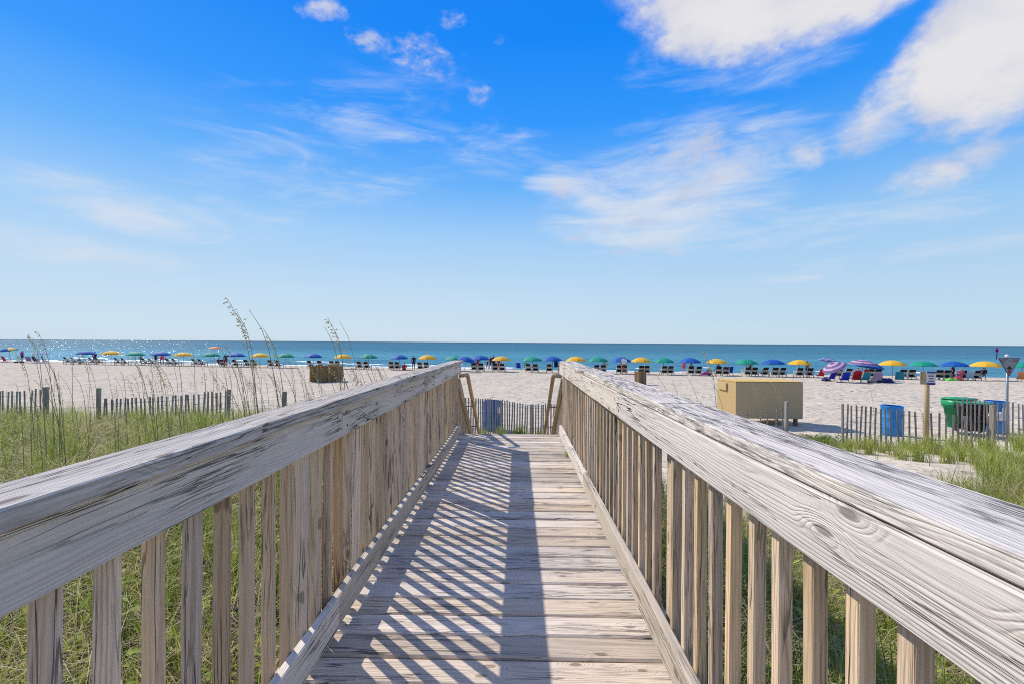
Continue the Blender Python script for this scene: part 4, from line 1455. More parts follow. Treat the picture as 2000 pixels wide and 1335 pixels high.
def pose_sit(h=0.42, lean=0.12, knee=0.12):
    d = dict(pelvis=(0, 0, h), waist=(0, -lean * 0.5, h + 0.17), chest=(0, -lean, h + 0.40), neck=(0, -lean, h + 0.57), jaw=(0, -lean + 0.04, h + 0.65), crown=(0, -lean + 0.03, h + 0.745), face=(0, 1, 0))
    for s_, x in (('l', -1), ('r', 1)):
        d['sho' + s_] = (0.19 * x, -lean, h + 0.49)
        d['elb' + s_] = (0.26 * x, -lean + 0.08, h + 0.22); d['wri' + s_] = (0.20 * x, 0.16, h + 0.17); d['han' + s_] = (0.17 * x, 0.24, h + 0.16)
        d['hip' + s_] = (0.10 * x, 0.05, h - 0.01)
        d['kne' + s_] = (0.13 * x, 0.42, h + knee); d['cal' + s_] = (0.12 * x, 0.50, h + knee - 0.17 - 0.3 * h * 0.5)
        d['ank' + s_] = (0.12 * x, 0.60, max(0.06, h - 0.36)); d['toe' + s_] = (0.13 * x, 0.74, max(0.035, h - 0.40))
    return d


BODIES = {'stand': skin_body('person', pose_stand(0)), 'walk': skin_body('person', pose_stand(0.8)), 'photo': skin_body('person', pose_stand(0.1, True)),
          'sit': skin_body('person', pose_sit()), 'ground': skin_body('person', pose_sit(0.12, 0.06, 0.22))}
RANGES = {'stand': dict(shorts=(0.62, 1.02), top=(1.02, 1.46), hair=(1.655, 2.0)), 'walk': dict(shorts=(0.62, 1.02), top=(1.02, 1.46), hair=(1.655, 2.0)),
          'photo': dict(shorts=(0.62, 1.02), top=(1.02, 1.46), hair=(1.655, 2.0)),
          'sit': dict(shorts=(0.30, 0.52), top=(0.54, 0.93), hair=(1.13, 2)), 'ground': dict(shorts=(0.0, 0.22), top=(0.24, 0.63), hair=(0.83, 2))}


def garment(body, zr, part, push):
    bm = bmesh.new()
    bm.from_mesh(body)
    bm.normal_update()
    kill = []
    for f in bm.faces:
        c = f.calc_center_median()
        inside = zr[0] <= c.z <= zr[1]
        if part == 'top' and abs(c.x) > 0.24:
            inside = False
        if part == 'shorts' and abs(c.x) > 0.215:
            inside = False
        if part == 'shorts' and c.y > 0.30:
            inside = False
        if not inside:
            kill.append(f)
    bmesh.ops.delete(bm, geom=kill, context='FACES')
    for v in bm.verts:
        v.co += v.normal * push
    me_ = bpy.data.meshes.new(part)
    bm.to_mesh(me_); bm.free()
    return me_


GAR = {}
for k, b_ in BODIES.items():
    for part, push in (('shorts', 0.016), ('top', 0.014), ('hair', 0.02)):
        if part == 'hair':
            r_ = RANGES[k][part]
            GAR[k, part] = garment(b_, r_, part, push)
        else:
            GAR[k, part] = garment(b_, RANGES[k][part], part, push)
SKIN = simple('skin_tan', (0.42, 0.22, 0.14), 0.6, var=0.06)
SKIN2 = simple('skin_brown', (0.20, 0.10, 0.06), 0.6, var=0.06)
CL = {k: simple('cloth_' + k, v, 0.85, var=0.08) for k, v in dict(black=(0.02, 0.02, 0.025), navy=(0.02, 0.03, 0.12), red=(0.5, 0.03, 0.03), pink=(0.62, 0.12, 0.2), white=(0.7, 0.7, 0.68),
                                                                   orange=(0.65, 0.2, 0.05), purple=(0.3, 0.06, 0.32), teal=(0.03, 0.3, 0.32), maroon=(0.16, 0.015, 0.04), lime=(0.4, 0.6, 0.1)).items()}
HAIR = {k: simple('hair_' + k, v, 0.7) for k, v in dict(dark=(0.02, 0.014, 0.01), brown=(0.09, 0.05, 0.025), blond=(0.42, 0.3, 0.14)).items()}


def person(label, pose, px, off, rz, top, shorts, hair='dark', skin=SKIN, dz=0.0, sc=1.0):
    t_ = thing('person', label, 'person')
    t_.location = on_row(px, off) + Vector((0, 0, dz))
    if t_.location.z < SEA_Z - 0.3:
        t_.location.z = SEA_Z - 0.3
    t_.rotation_euler = (0, 0, R(rz))
    t_.scale = (sc, sc, sc)
    for nm, me_, mt in (('body', BODIES[pose], skin), ('top', GAR[pose, 'top'] if top else None, CL.get(top)), ('shorts', GAR[pose, 'shorts'], CL[shorts]), ('hair', GAR[pose, 'hair'], HAIR[hair])):
        if me_ is None:
            continue
        o = bpy.data.objects.new(nm, me_)
        COL.objects.link(o)
        if len(me_.materials) == 0:
            me_.materials.append(mt)
        o.material_slots[0].link = 'OBJECT'
        o.material_slots[0].material = mt
        o.parent = t_
    return t_


person('person in black standing behind the third green umbrella with raised hand', 'photo', 441, -1.5, 20, 'black', 'maroon', 'dark', SKIN2)
person('person in maroon top seated under the third green umbrella', 'sit', 428, -0.6, -5, 'maroon', 'black')
person('person in navy shorts wading left of the second blue umbrella', 'walk', 275, 14, 60, None, 'navy')
person('person in black swimsuit standing in the shallows near the second blue umbrella', 'stand', 304, 13, 0, 'black', 'black')
person('person in white top walking under the second blue umbrella', 'walk', 314, 3, 80, 'white', 'pink', 'brown')
person('second person, in pink, walking under the second blue umbrella', 'walk', 319, 3.2, 80, 'pink', 'pink', 'blond')
person('person in black sitting between the first two left chairs', 'ground', 155, 0.6, 0, 'black', 'black')
person('person in dark top standing behind the first blue umbrella chairs', 'stand', 185, 2.0, 10, 'maroon', 'navy', 'dark', SKIN2)
person('person with blond hair seated under the low flat blue umbrella', 'sit', 66, 1.4, 0, 'white', 'navy', 'blond')
person('person in mauve standing left of the flat blue umbrella', 'stand', 43, 5.0, 0, 'purple', 'navy')
person('person in red sitting on the sand right of the fourth blue umbrella', 'ground', 790, -0.6, 20, 'red', 'red', 'brown')
person('person in dark clothes standing left of the fifth yellow umbrella', 'stand', 808, 1.0, 10, 'black', 'navy', 'dark', SKIN2)
person('person with olive top seated in the left chair under the fourth blue umbrella', 'sit', 762, -0.6, 0, 'lime', 'black', 'blond')
person('person in white shirt walking by the water left of the sixth yellow umbrella', 'walk', 952, 6.0, 70, 'white', 'black')
person('person in navy walking by the water beside the white shirted one', 'walk', 958, 6.0, 70, 'navy', 'navy', 'brown')
person('person in dark clothes standing tall behind the sixth yellow umbrella', 'stand', 964, 1.6, 0, 'black', 'black', 'dark', SKIN2, 0.0, 1.08)
person('person in red swimwear standing under the sixth yellow umbrella', 'stand', 975, 1.4, 0, 'red', 'red', 'brown', SKIN, 0, 0.92)
person('person in red standing behind the left chair of the fifth blue umbrella', 'stand', 933, 1.8, 0, 'maroon', 'red', 'brown')
person('person in white standing at the seventh green umbrella chairs', 'stand', 1182, 0.5, 20, 'white', 'lime', 'blond')
person('tall person with orange shorts standing behind the seventh blue umbrella', 'stand', 1219, -1.2, 0, 'white', 'orange', 'dark', SKIN, 0, 1.12)
person('person in pink standing by the water left of the eighth blue umbrella pole', 'stand', 1336, 2.6, 0, 'pink', 'pink', 'brown')
person('bare-backed person in the left chair under the eighth blue umbrella', 'sit', 1350, -0.4, 0, None, 'navy', 'brown', SKIN, 0.1)
person('child in purple sitting on the sand left of the yellow umbrella above the box', 'ground', 1385, -0.4, -40, None, 'purple', 'blond')
person('person in navy seated in the left chair under the yellow umbrella above the box', 'sit', 1403, -0.5, 0, 'navy', 'navy', 'dark', SKIN2, 0.1)
person('bare-backed person standing between two chairs under the green umbrella above the box', 'stand', 1466, -0.2, 0, None, 'black', 'blond')
person('person in orange top standing under the yellow umbrella right of the box', 'stand', 1577, -0.6, 30, 'orange', 'navy', 'dark', SKIN2)
person('person with blond hair in the red chair below the level purple umbrella', 'sit', 1675, -7.0, -10, 'red', 'red', 'blond', SKIN, 0.1)
person('child in red sitting behind the teal chair in the cluster', 'ground', 1692, -2.0, 0, 'red', 'red', 'brown', SKIN, 0.3)
person('person in maroon leaning under the last blue umbrella', 'stand', 1861, -0.6, 25, 'maroon', 'black', 'dark', SKIN2, -0.25)
person('person in pink reclining under the last blue umbrella', 'sit', 1876, -1.0, -40, 'pink', 'pink', 'blond')
person('person in dark top with towel under the last yellow umbrella', 'sit', 1920, -0.8, -20, 'black', 'teal', 'dark', SKIN2, 0.1)

# towels, bags, floats
def soft(name, label, cat, mat, px, off, size, rz=0, dz=0.0):
    p = on_row(px, off) + Vector((0, 0, dz))
    bm = bmesh.new()
    bmesh.ops.create_grid(bm, x_segments=8, y_segments=8, size=0.5)
    r_ = bmesh.ops.extrude_face_region(bm, geom=list(bm.faces))
    tops = [v for v in r_['geom'] if isinstance(v, bmesh.types.BMVert)]
    for v in tops:
        v.co.z = size[2] * (1 - (2 * v.co.x) ** 4 * 0.6) * (1 - (2 * v.co.y) ** 4 * 0.6) * (0.8 + 0.4 * mnoise.noise((v.co.x * 4, v.co.y * 4, px)))
    for v in bm.verts:
        v.co.x *= size[0]; v.co.y *= size[1]
    bmesh.ops.recalc_face_normals(bm, faces=bm.faces)
    o = mesh_obj(name, bm_mesh(name, bm, mat, True), None, None, p, (0, 0, R(rz)))
    tag(o, label, cat)
    return o


soft('towel', 'dark blue towel heap beside the teal sideways chair', 'towel', CL['navy'], 1729, -6.8, (1.0, 0.8, 0.5))
soft('towel', 'lime green towel on the sand under the last blue umbrella', 'towel', simple('towel_lime', (0.2, 0.62, 0.08), 0.9), 1857, -1.6, (1.1, 0.6, 0.28))
soft('towel', 'red and white towel heap right of the lime towel', 'towel', simple('towel_red', (0.6, 0.12, 0.14), 0.9), 1869, -1.5, (0.8, 0.5, 0.5))
soft('beach_bag', 'sand-coloured bag between teal and lilac chairs', 'bag', simple('bag_khaki', (0.30, 0.25, 0.18), 0.9), 1703, -7.9, (0.5, 0.4, 0.55))
soft('beach_bag', 'dark blue bag left of the blue folding chair', 'bag', CL['navy'], 1614, -6.6, (0.6, 0.5, 0.4))
soft('beach_bag', 'black bag heap on the sand near the left edge', 'bag', CL['black'], 38, 0.2, (1.1, 0.6, 0.3))
soft('swim_float', 'magenta swim float on the sand left of the purple-clad child', 'float', simple('float_magenta', (0.55, 0.06, 0.4), 0.5), 1377, 1.0, (1.0, 0.5, 0.35))
soft('cooler_bag', 'grey-blue bag against the right side of the wide brown bin', 'bag', simple('bag_grey', (0.2, 0.25, 0.28), 0.9), 659, -17.0, (0.5, 0.5, 0.75))
# hanging dark towel at the umbrella near the right railing end
p = on_row(1086, -0.3)
bm = bmesh.new()
bmesh.ops.create_grid(bm, x_segments=6, y_segments=8, size=0.5)
for v in bm.verts:
    v.co = Vector((v.co.x * 0.42, 0.03 * math.sin(v.co.x * 14), 1.0 + v.co.y * 0.72))
bmesh.ops.solidify(bm, geom=list(bm.faces), thickness=0.02)
tag(mesh_obj('towel', bm_mesh('towel', bm, CL['navy'], True), None, None, p), 'dark blue towel hanging under the umbrella at the right railing end', 'towel')

# a kite over the sea near the triangular sign
kp = at(1947, 684, 46)
kt = thing('kite', 'small purple kite with dark blue tail flying over the sea at right', 'kite', kp)
bm = bmesh.new()
prism(bm, [(0, 0.42), (0.22, 0.02), (0, -0.32), (-0.22, 0.02)], -0.012, 0.012)
mesh_obj('sail', bm_mesh('sail', bm, CL['purple']), None, kt)
bm = bmesh.new()
prism(bm, [(0, 0.16), (0.11, -0.04), (0, -0.22), (-0.11, -0.04)], -0.018, -0.013)
mesh_obj('dark_patch', bm_mesh('dark_patch', bm, CL['black']), None, kt)
bm = bmesh.new()
prism(bm, [(-0.05, -0.32), (0.07, -0.32), (0.02, -0.6), (-0.02, -0.92), (-0.09, -0.9), (-0.07, -0.6)], -0.01, 0.01)
mesh_obj('tail', bm_mesh('tail', bm, CL['navy']), None, kt)
# ================================================================== vegetation
def grass_mat(name, cols, trans=0.45):
    m = bpy.data.materials.new(name)
    m.use_nodes = True
    t = m.node_tree
    q = NG(t)
    b = t.nodes['Principled BSDF']
    a = q.n('ShaderNodeAttribute', attribute_name='tint')
    ramp = q.n('ShaderNodeValToRGB')
    t.links.new(a.outputs['Fac'], ramp.inputs[0])
    el_ = ramp.color_ramp.elements
    while len(el_) > 1:
        el_.remove(el_[-1])
    for i, (p_, c_) in enumerate(cols):
        e = el_[0] if i == 0 else el_.new(p_)
        e.position = p_
        e.color = tuple(c_) + (1,)
    t.links.new(ramp.outputs[0], b.inputs['Base Color'])
    b.inputs['Roughness'].default_value = 0.55
    b.inputs['Specular IOR Level'].default_value = 0.25
    tr = q.n('ShaderNodeBsdfTranslucent')
    t.links.new(ramp.outputs[0], tr.inputs['Color'])
    mx = q.n('ShaderNodeMixShader')
    mx.inputs[0].default_value = trans
    t.links.new(b.outputs[0], mx.inputs[1]); t.links.new(tr.outputs[0], mx.inputs[2])
    t.links.new(mx.outputs[0], t.nodes['Material Output'].inputs[0])
    return m


M_GRASS = grass_mat('dune_grass_blades', [(0.0, (0.08, 0.14, 0.02)), (0.28, (0.27, 0.335, 0.05)), (0.55, (0.42, 0.48, 0.08)), (0.72, (0.56, 0.46, 0.22)), (0.88, (0.68, 0.57, 0.36)), (1.0, (0.30, 0.19, 0.10))])
M_OAT = grass_mat('sea_oat_stems', [(0.0, (0.20, 0.21, 0.07)), (0.5, (0.36, 0.33, 0.15)), (1.0, (0.50, 0.42, 0.24))], 0.3)


def blades_mesh(name, base, height, width, lean, tint, curl):
    """base (n,3); each blade is a curved, tapering strip of five triangles"""
    n = len(base)
    ang = rng.uniform(0, 2 * np.pi, n)
    ld = np.stack([np.cos(ang), np.sin(ang), np.zeros(n)], -1)
    wa = ang + np.pi / 2 + rng.normal(0, 0.5, n)
    wd = np.stack([np.cos(wa), np.sin(wa), np.zeros(n)], -1)
    ts = np.array([0.0, 0.4, 0.75, 1.0])
    V = np.zeros((n, 7, 3))
    idx = 0
    for i, t_ in enumerate(ts):
        hz = height * (t_ - curl * 0.45 * t_ ** 3)
        out = lean * height * (0.25 * t_ + 0.75 * t_ ** 2)
        c = base + ld * out[:, None]
        c[:, 2] += hz
        if i < 3:
            wv = width * (1.0, 0.85, 0.55)[i] * 0.5
            V[:, idx] = c - wd * wv[:, None]; V[:, idx + 1] = c + wd * wv[:, None]
            idx += 2
        else:
            V[:, idx] = c
    tri = np.array([[0, 1, 3], [0, 3, 2], [2, 3, 5], [2, 5, 4], [4, 5, 6]])
    Fc = (np.arange(n)[:, None, None] * 7 + tri[None]).reshape(-1, 3)
    me_ = bpy.data.meshes.new(name)
    me_.vertices.add(n * 7); me_.vertices.foreach_set('co', V.ravel())
    me_.loops.add(Fc.size); me_.loops.foreach_set('vertex_index', Fc.ravel())
    me_.polygons.add(len(Fc)); me_.polygons.foreach_set('loop_start', np.arange(len(Fc)) * 3)
    me_.polygons.foreach_set('use_smooth', np.ones(len(Fc), bool))
    me_.update(calc_edges=True)
    a = me_.attributes.new('tint', 'FLOAT', 'POINT')
    a.data.foreach_set('value', np.repeat(np.clip(tint, 0, 1), 7))
    return me_


def patchy(x, y, s, seed):
    return (np.sin(x * s + seed) * np.cos(y * s * 1.3 - seed * 2.1) + np.sin((x + y) * s * 2.3 + seed * 0.7) * 0.6 + np.sin((x - 1.7 * y) * s * 4.1 + seed) * 0.4) / 2.0


def field(n, xr, yr, keep, hrange, clump=0.10):
    """tufted field; returns blade arrays"""
    nt_ = n // 14
    cx = rng.uniform(xr[0], xr[1], nt_); cy = rng.uniform(yr[0], yr[1], nt_)
    k = keep(cx, cy) > rng.uniform(0, 1, nt_)
    cx, cy = cx[k], cy[k]
    x = np.repeat(cx, 14) + rng.normal(0, clump, len(cx) * 14)
    y = np.repeat(cy, 14) + rng.normal(0, clump, len(cx) * 14)
    z = gz_np(x, y) - 0.01
    th = np.repeat(rng.uniform(0.6, 1.25, len(cx)), 14)
    h = rng.uniform(hrange[0], hrange[1], len(x)) * th * (1.0 + 0.35 * sst(y, 5.0, 9.5))
    pt = patchy(x, y, 0.9, 2.0)
    tint = 0.42 + 0.17 * pt + np.repeat(rng.normal(0, 0.13, len(cx)), 14) + rng.normal(0, 0.12, len(x))
    dry = rng.uniform(0, 1, len(x)) < 0.48
    tint = np.where(dry, rng.uniform(0.66, 1.0, len(x)), tint)
    lean = np.where(dry, rng.uniform(0.6, 1.6, len(x)), rng.uniform(0.1, 0.75, len(x)))
    curl = np.where(dry, rng.uniform(0.7, 1.7, len(x)), rng.uniform(0.0, 0.7, len(x)))
    w_ = rng.uniform(0.004, 0.009, len(x))
    return np.stack([x, y, z], -1), h, w_, lean, tint, curl


def keep_left(x, y):
    k = np.ones_like(x)
    k *= (x < -1.02) * (y < 11.0 + 0.3 * np.sin(x * 2))
    k *= (x > -1.30 * np.maximum(y, 0.0) - 4.0)
    k *= np.where(x > -2.4, 0.62, 1.0)
    k *= np.where(y > 10.0, 0.7, 1.0)
    return k * np.clip(0.85 + 0.75 * patchy(x, y, 1.7, 5.0), 0.12, 1)


def keep_right(x, y):
    lim = 5.0 + 0.5 * np.sin(x * 1.3) + 0.22 * np.clip(x - 4, 0, 3)
    k = (x > 0.84) * (y < lim) * (x < 1.25 * np.maximum(y, 0) + 5.0)
    return k * np.clip(0.8 + 0.7 * patchy(x, y, 1.6, 1.0), 0.12, 1)


go = mesh_obj('dune_grass', blades_mesh('dune_grass', *field(230000, (-15.5, -1.0), (-0.3, 11.4), keep_left, (0.18, 0.52))), M_GRASS)
tag(go, 'yellow-green dune grass with dry stalks covering the ground left of the boardwalk', 'grass', kind='stuff')
go = mesh_obj('dune_grass', blades_mesh('dune_grass', *field(130000, (0.8, 9.5), (-0.3, 7.2), keep_right, (0.22, 0.62))), M_GRASS)
tag(go, 'green dune grass growing right beside the right railing', 'grass', kind='stuff')

# upright bright clumps standing out of the mat
def clumps(n, xr, yr, keep, per=46):
    cx = rng.uniform(xr[0], xr[1], n); cy = rng.uniform(yr[0], yr[1], n)
    k = keep(cx, cy) > rng.uniform(0, 1, n)
    cx, cy = cx[k], cy[k]
    x = np.repeat(cx, per) + rng.normal(0, 0.055, len(cx) * per); y = np.repeat(cy, per) + rng.normal(0, 0.055, len(cx) * per)
    m_ = len(x)
    hh = np.repeat(rng.uniform(0.42, 0.82, len(cx)), per) * rng.uniform(0.55, 1.0, m_)
    tt = np.repeat(rng.uniform(0.05, 0.5, len(cx)), per) + rng.normal(0, 0.07, m_)
    return np.stack([x, y, gz_np(x, y) - 0.01], -1), hh, rng.uniform(0.005, 0.010, m_), rng.uniform(0.05, 0.5, m_), tt, rng.uniform(0, 0.35, m_)


go = mesh_obj('grass_clumps', blades_mesh('grass_clumps', *clumps(620, (-14, -1.02), (0.2, 11.2), keep_left)), M_GRASS)
tag(go, 'upright bright green clumps rising from the grass left of the boardwalk', 'grass', kind='stuff')
go = mesh_obj('grass_clumps', blades_mesh('grass_clumps', *clumps(560, (0.86, 9.0), (0.2, 7.0), keep_right)), M_GRASS)
tag(go, 'upright bright green clumps rising from the grass right of the boardwalk', 'grass', kind='stuff')

# long bleached stalks lying through the grass
def straw(n, xr, yr, keep):
    x = rng.uniform(xr[0], xr[1], n); y = rng.uniform(yr[0], yr[1], n)
    k = keep(x, y) > rng.uniform(0, 1, n)
    x, y = x[k], y[k]
    m_ = len(x)
    return (np.stack([x, y, gz_np(x, y) + rng.uniform(0, 0.12, m_)], -1), rng.uniform(0.35, 0.85, m_), rng.uniform(0.003, 0.0065, m_), rng.uniform(0.7, 1.8, m_),
            rng.uniform(0.66, 0.94, m_), rng.uniform(0.8, 1.9, m_))


go = mesh_obj('dry_grass', blades_mesh('dry_grass', *straw(15000, (-13, -1.0), (-0.2, 10.0), keep_left)), M_GRASS)
tag(go, 'long bleached grass stalks bending through the green on the left', 'dry grass', kind='stuff')
go = mesh_obj('dry_grass', blades_mesh('dry_grass', *straw(7000, (0.85, 8.0), (-0.2, 6.0), keep_right)), M_GRASS)
tag(go, 'long bleached grass stalks bending through the green on the right', 'dry grass', kind='stuff')

# broad-leaved weeds and dry litter close to the railings
def leafy(n, xr, yr, seed):
    bm = bmesh.new()
    tl = bm.verts.layers.float.new('tint')
    rr = random.Random(seed)
    for k in range(n):
        x = rr.uniform(*xr); y = rr.uniform(*yr)
        z = gz(x, y)
        h = rr.uniform(0.15, 0.45)
        tn = rr.uniform(0.22, 0.62)
        for j in range(rr.randint(5, 10)):
            a = rr.uniform(0, 2 * math.pi)
            L = rr.uniform(0.03, 0.075); w_ = L * rr.uniform(0.4, 0.6)
            c = Vector((x + rr.uniform(-0.08, 0.08), y + rr.uniform(-0.08, 0.08), z + h * rr.uniform(0.4, 1.0)))
            d = Vector((math.cos(a), math.sin(a), rr.uniform(-0.2, 0.6))).normalized()
            s_ = d.cross(Vector((0, 0, 1))).normalized()
            vs_ = [bm.verts.new(c), bm.verts.new(c + d * L * 0.5 + s_ * w_ * 0.5 + Vector((0, 0, 0.006))), bm.verts.new(c + d * L), bm.verts.new(c + d * L * 0.5 - s_ * w_ * 0.5 + Vector((0, 0, 0.006)))]
            for v in vs_:
                v[tl] = tn + rr.uniform(-0.06, 0.06)
            bm.faces.new(vs_)
        a = bm.verts.new((x - 0.003, y, z)); b_ = bm.verts.new((x + 0.003, y, z)); c_ = bm.verts.new((x, y, z + h))
        for v in (a, b_, c_):
            v[tl] = 0.8
        bm.faces.new((a, b_, c_))
    return bm_mesh('leafy_weeds', bm)


lw = mesh_obj('leafy_weeds', leafy(520, (-3.6, -1.02), (0.2, 5.5), 3), M_GRASS)
tag(lw, 'small yellow-green leafy weeds seen through the left balusters', 'weeds', kind='stuff')
lw = mesh_obj('leafy_weeds', leafy(260, (0.85, 2.6), (0.2, 4.5), 4), M_GRASS)
tag(lw, 'small green leafy weeds seen through the right balusters', 'weeds', kind='stuff')

# grass tufts standing singly on the bare sand at right
def tuft_mesh(n, h, w_, seed, spread=0.07):
    global rng
    keep = rng
    rng = np.random.default_rng(seed)
    b0 = np.zeros((n, 3)); b0[:, 0] = rng.normal(0, spread, n); b0[:, 1] = rng.normal(0, spread, n)
    me_ = blades_mesh('grass_tuft', b0, rng.uniform(0.5, 1.0, n) * h, rng.uniform(0.7, 1.3, n) * w_, rng.uniform(0.1, 0.75, n), rng.normal(0.42, 0.20, n), rng.uniform(0, 0.6, n))
    rng = keep
    me_.materials.append(M_GRASS)
    return me_


tufts = [tuft_mesh(95, 0.62, 0.010, 50 + k, 0.09) for k in range(5)]
tn = 0
spots = []
for px, Y in ((1655, 11.2), (1672, 11.3), (1690, 11.0), (1708, 11.2), (1722, 10.6), (1735, 11.0), (1752, 10.2), (1768, 11.0), (1787, 10.3), (1800, 10.6), (1815, 10.2), (1832, 10.0), (1846, 9.7), (1862, 10.2),
              (1878, 9.6), (1893, 9.9), (1905, 9.2), (1920, 9.9), (1935, 9.4), (1952, 9.0), (1968, 8.6), (1985, 8.3), (2000, 8.0), (1945, 8.0), (1975, 7.4), (1995, 7.0), (1760, 9.4), (1795, 9.3), (1850, 8.9),
              (1910, 8.5), (1700, 10.4), (1665, 10.5), (1990, 9.4), (2010, 9.0), (1930, 7.6), (1960, 6.9), (2005, 6.4), (1880, 9.0), (1940, 8.6), (1920, 8.1), (1978, 8.0), (1640, 11.0), (1625, 11.2), (1608, 11.4), (1590, 11.6), (1575, 11.8), (1990, 10.4), (2010, 10.8)):
    p = on_ground(px, Y)
    o = bpy.data.objects.new('grass_tuft', tufts[tn % 5])
    COL.objects.link(o)
    o.location = p
    o.rotation_euler = (0, 0, random.uniform(0, 6.28))
    s_ = random.uniform(0.55, 0.95) * (0.6 if px < 1650 else 1.0)
    o.scale = (s_, s_, s_)
    lm = min(((1645, 'the left fence end'), (1742, 'the blue barrel'), (1810, 'the notice sign post'), (1868, 'the green cart'), (1968, 'the triangular sign'), (1600, 'the dark vine mound')), key=lambda t: abs(t[0] - px))
    sd2 = 'left of' if px < lm[0] - 9 else ('right of' if px > lm[0] + 9 else 'in line with')
    tag(o, 'green grass tuft %s %s, %s' % (sd2, lm[1], 'by the pickets' if Y > 10.1 else ('on bare sand' if Y > 8.7 else 'nearest the railing')), 'grass tuft', 'grass tufts by the right sand fence')
    tn += 1
# tufts at the foot of the middle fence
for px, Y, s_ in ((948, 12.6, 0.6), (976, 12.5, 0.75), (985, 12.3, 0.65), (1018, 12.6, 0.8), (1008, 12.7, 0.55), (1054, 12.6, 0.55), (940, 12.4, 0.5), (1064, 12.5, 0.5), (1032, 12.5, 0.5)):
    o = bpy.data.objects.new('grass_tuft', tufts[tn % 5])
    COL.objects.link(o)
    o.location = on_ground(px, Y)
    o.rotation_euler = (0, 0, random.uniform(0, 6.28))
    o.scale = (s_, s_, s_ * 1.2)
    tag(o, 'green tuft at the middle fence foot %s' % ('before the deep blue barrel' if px < 982 else ('between barrel and dark fence post' if px < 1030 else 'by the dark fence post at right')), 'grass tuft', 'grass tufts by the middle sand fence')
    tn += 1
# weed pushing up between planks by the right kerb
o = bpy.data.objects.new('grass_tuft', tuft_mesh(12, 0.13, 0.007, 77, 0.012))
COL.objects.link(o)
o.location = at(1106, 889, 5.15); o.location.z = -0.004
tag(o, 'tiny bright green weed sprouting between planks at the right kerb', 'weed')

# creeping vine mound left of the right fence
bm = bmesh.new()
tl = bm.verts.layers.float.new('tint')
for k in range(1500):
    px = random.gauss(1600, 26); Y = random.uniform(11.3, 12.8)
    p = on_ground(px, Y)
    c = p + Vector((0, 0, abs(random.gauss(0.06, 0.07))))
    a = random.uniform(0, 6.28)
    L = random.uniform(0.05, 0.10)
    d = Vector((math.cos(a), math.sin(a), random.uniform(-0.1, 0.7))).normalized(); s_ = d.cross(Vector((0, 0, 1))).normalized()
    vs_ = [bm.verts.new(c), bm.verts.new(c + d * L * 0.5 + s_ * L * 0.3), bm.verts.new(c + d * L), bm.verts.new(c + d * L * 0.5 - s_ * L * 0.3)]
    for v in vs_:
        v[tl] = random.uniform(0, 0.22)
    bm.faces.new(vs_)
vm = mesh_obj('creeping_vine', bm_mesh('creeping_vine', bm, M_GRASS))
tag(vm, 'low dark green vine mound on the sand right of the plywood box', 'vine')


# ------------------------------------------------------------------ sea oats
def oat_parts(seed, head=True):
    """unit-height plant leaning to -X: stalk, drooping seed head, leaves"""
    rr = random.Random(seed)
    ln = rr.uniform(0.05, 0.19)
    cv = lambda t_: Vector((-ln * t_ ** 1.8 - 0.10 * max(0, t_ - 0.8) * 4 * t_ ** 4 * 0.6, 0, t_ - 0.05 * max(0, t_ - 0.85) * 3))
    bm = bmesh.new()
    tl = bm.verts.layers.float.new('tint')
    tube(bm, [cv(i / 9) for i in range(10)], [0.0031 - 0.0020 * i / 9 for i in range(10)], 4)
    for v in bm.verts:
        v[tl] = 0.35 + 0.3 * v.co.z
    st = bm_mesh('stalk', bm, M_OAT, True)
    hd = None
    if head:
        bm = bmesh.new()
        tl = bm.verts.layers.float.new('tint')
        for k in range(40):
            t_ = rr.uniform(0.78, 1.0)
            c = cv(t_)
            L = rr.uniform(0.010, 0.019)
            d = Vector((rr.uniform(-1.0, 0.25), rr.uniform(-0.5, 0.5), rr.uniform(-0.9, 0.3))).normalized()
            c = c + d * rr.uniform(0.0, 0.018)
            s_ = d.cross(Vector((0.3, 1, 0.2))).normalized()
            vs_ = [bm.verts.new(c), bm.verts.new(c + d * L * 0.5 + s_ * L * 0.22), bm.verts.new(c + d * L), bm.verts.new(c + d * L * 0.5 - s_ * L * 0.22)]
            tv = rr.uniform(0.5, 1.0)
            for v in vs_:
                v[tl] = tv
            bm.faces.new(vs_)
        hd = bm_mesh('seed_head', bm, M_OAT)
    lv = []
    for k in range(rr.randint(2, 4)):
        bm = bmesh.new()
        tl = bm.verts.layers.float.new('tint')
        a = rr.uniform(0, 6.28); hh = rr.uniform(0.35, 0.72); out = rr.uniform(0.08, 0.3)
        d = Vector((math.cos(a), math.sin(a), 0)); s_ = Vector((-d.y, d.x, 0))
        prev = None
        for i in range(6):
            t_ = i / 5
            c = d * out * t_ ** 1.6 + Vector((0, 0, hh * (t_ - 0.25 * t_ ** 3)))
            w_ = 0.0036 * (1 - t_) + 0.0004
            pr = (bm.verts.new(c - s_ * w_), bm.verts.new(c + s_ * w_))
            for v in pr:
                v[tl] = 0.15 + 0.3 * (k % 2)
            if prev:
                bm.faces.new((prev[0], prev[1], pr[1], pr[0]))
            prev = pr
        lv.append(bm_mesh('leaf', bm, M_OAT))
    return st, hd, lv, cv(1.0)


OATS = [oat_parts(600 + k, k < 6) for k in range(10)]


def oat(k, base, H, rz, label, group):
    st, hd, lv, tip = OATS[k]
    t_ = thing('sea_oat', label, 'sea oat', base, rz, group)
    t_.scale = (H, H, H)
    mesh_obj('stalk', st, None, t_)
    if hd:
        mesh_obj('seed_head', hd, None, t_)['kind'] = 'stuff'
    for l_ in lv:
        mesh_obj('leaf', l_, None, t_)
    return t_


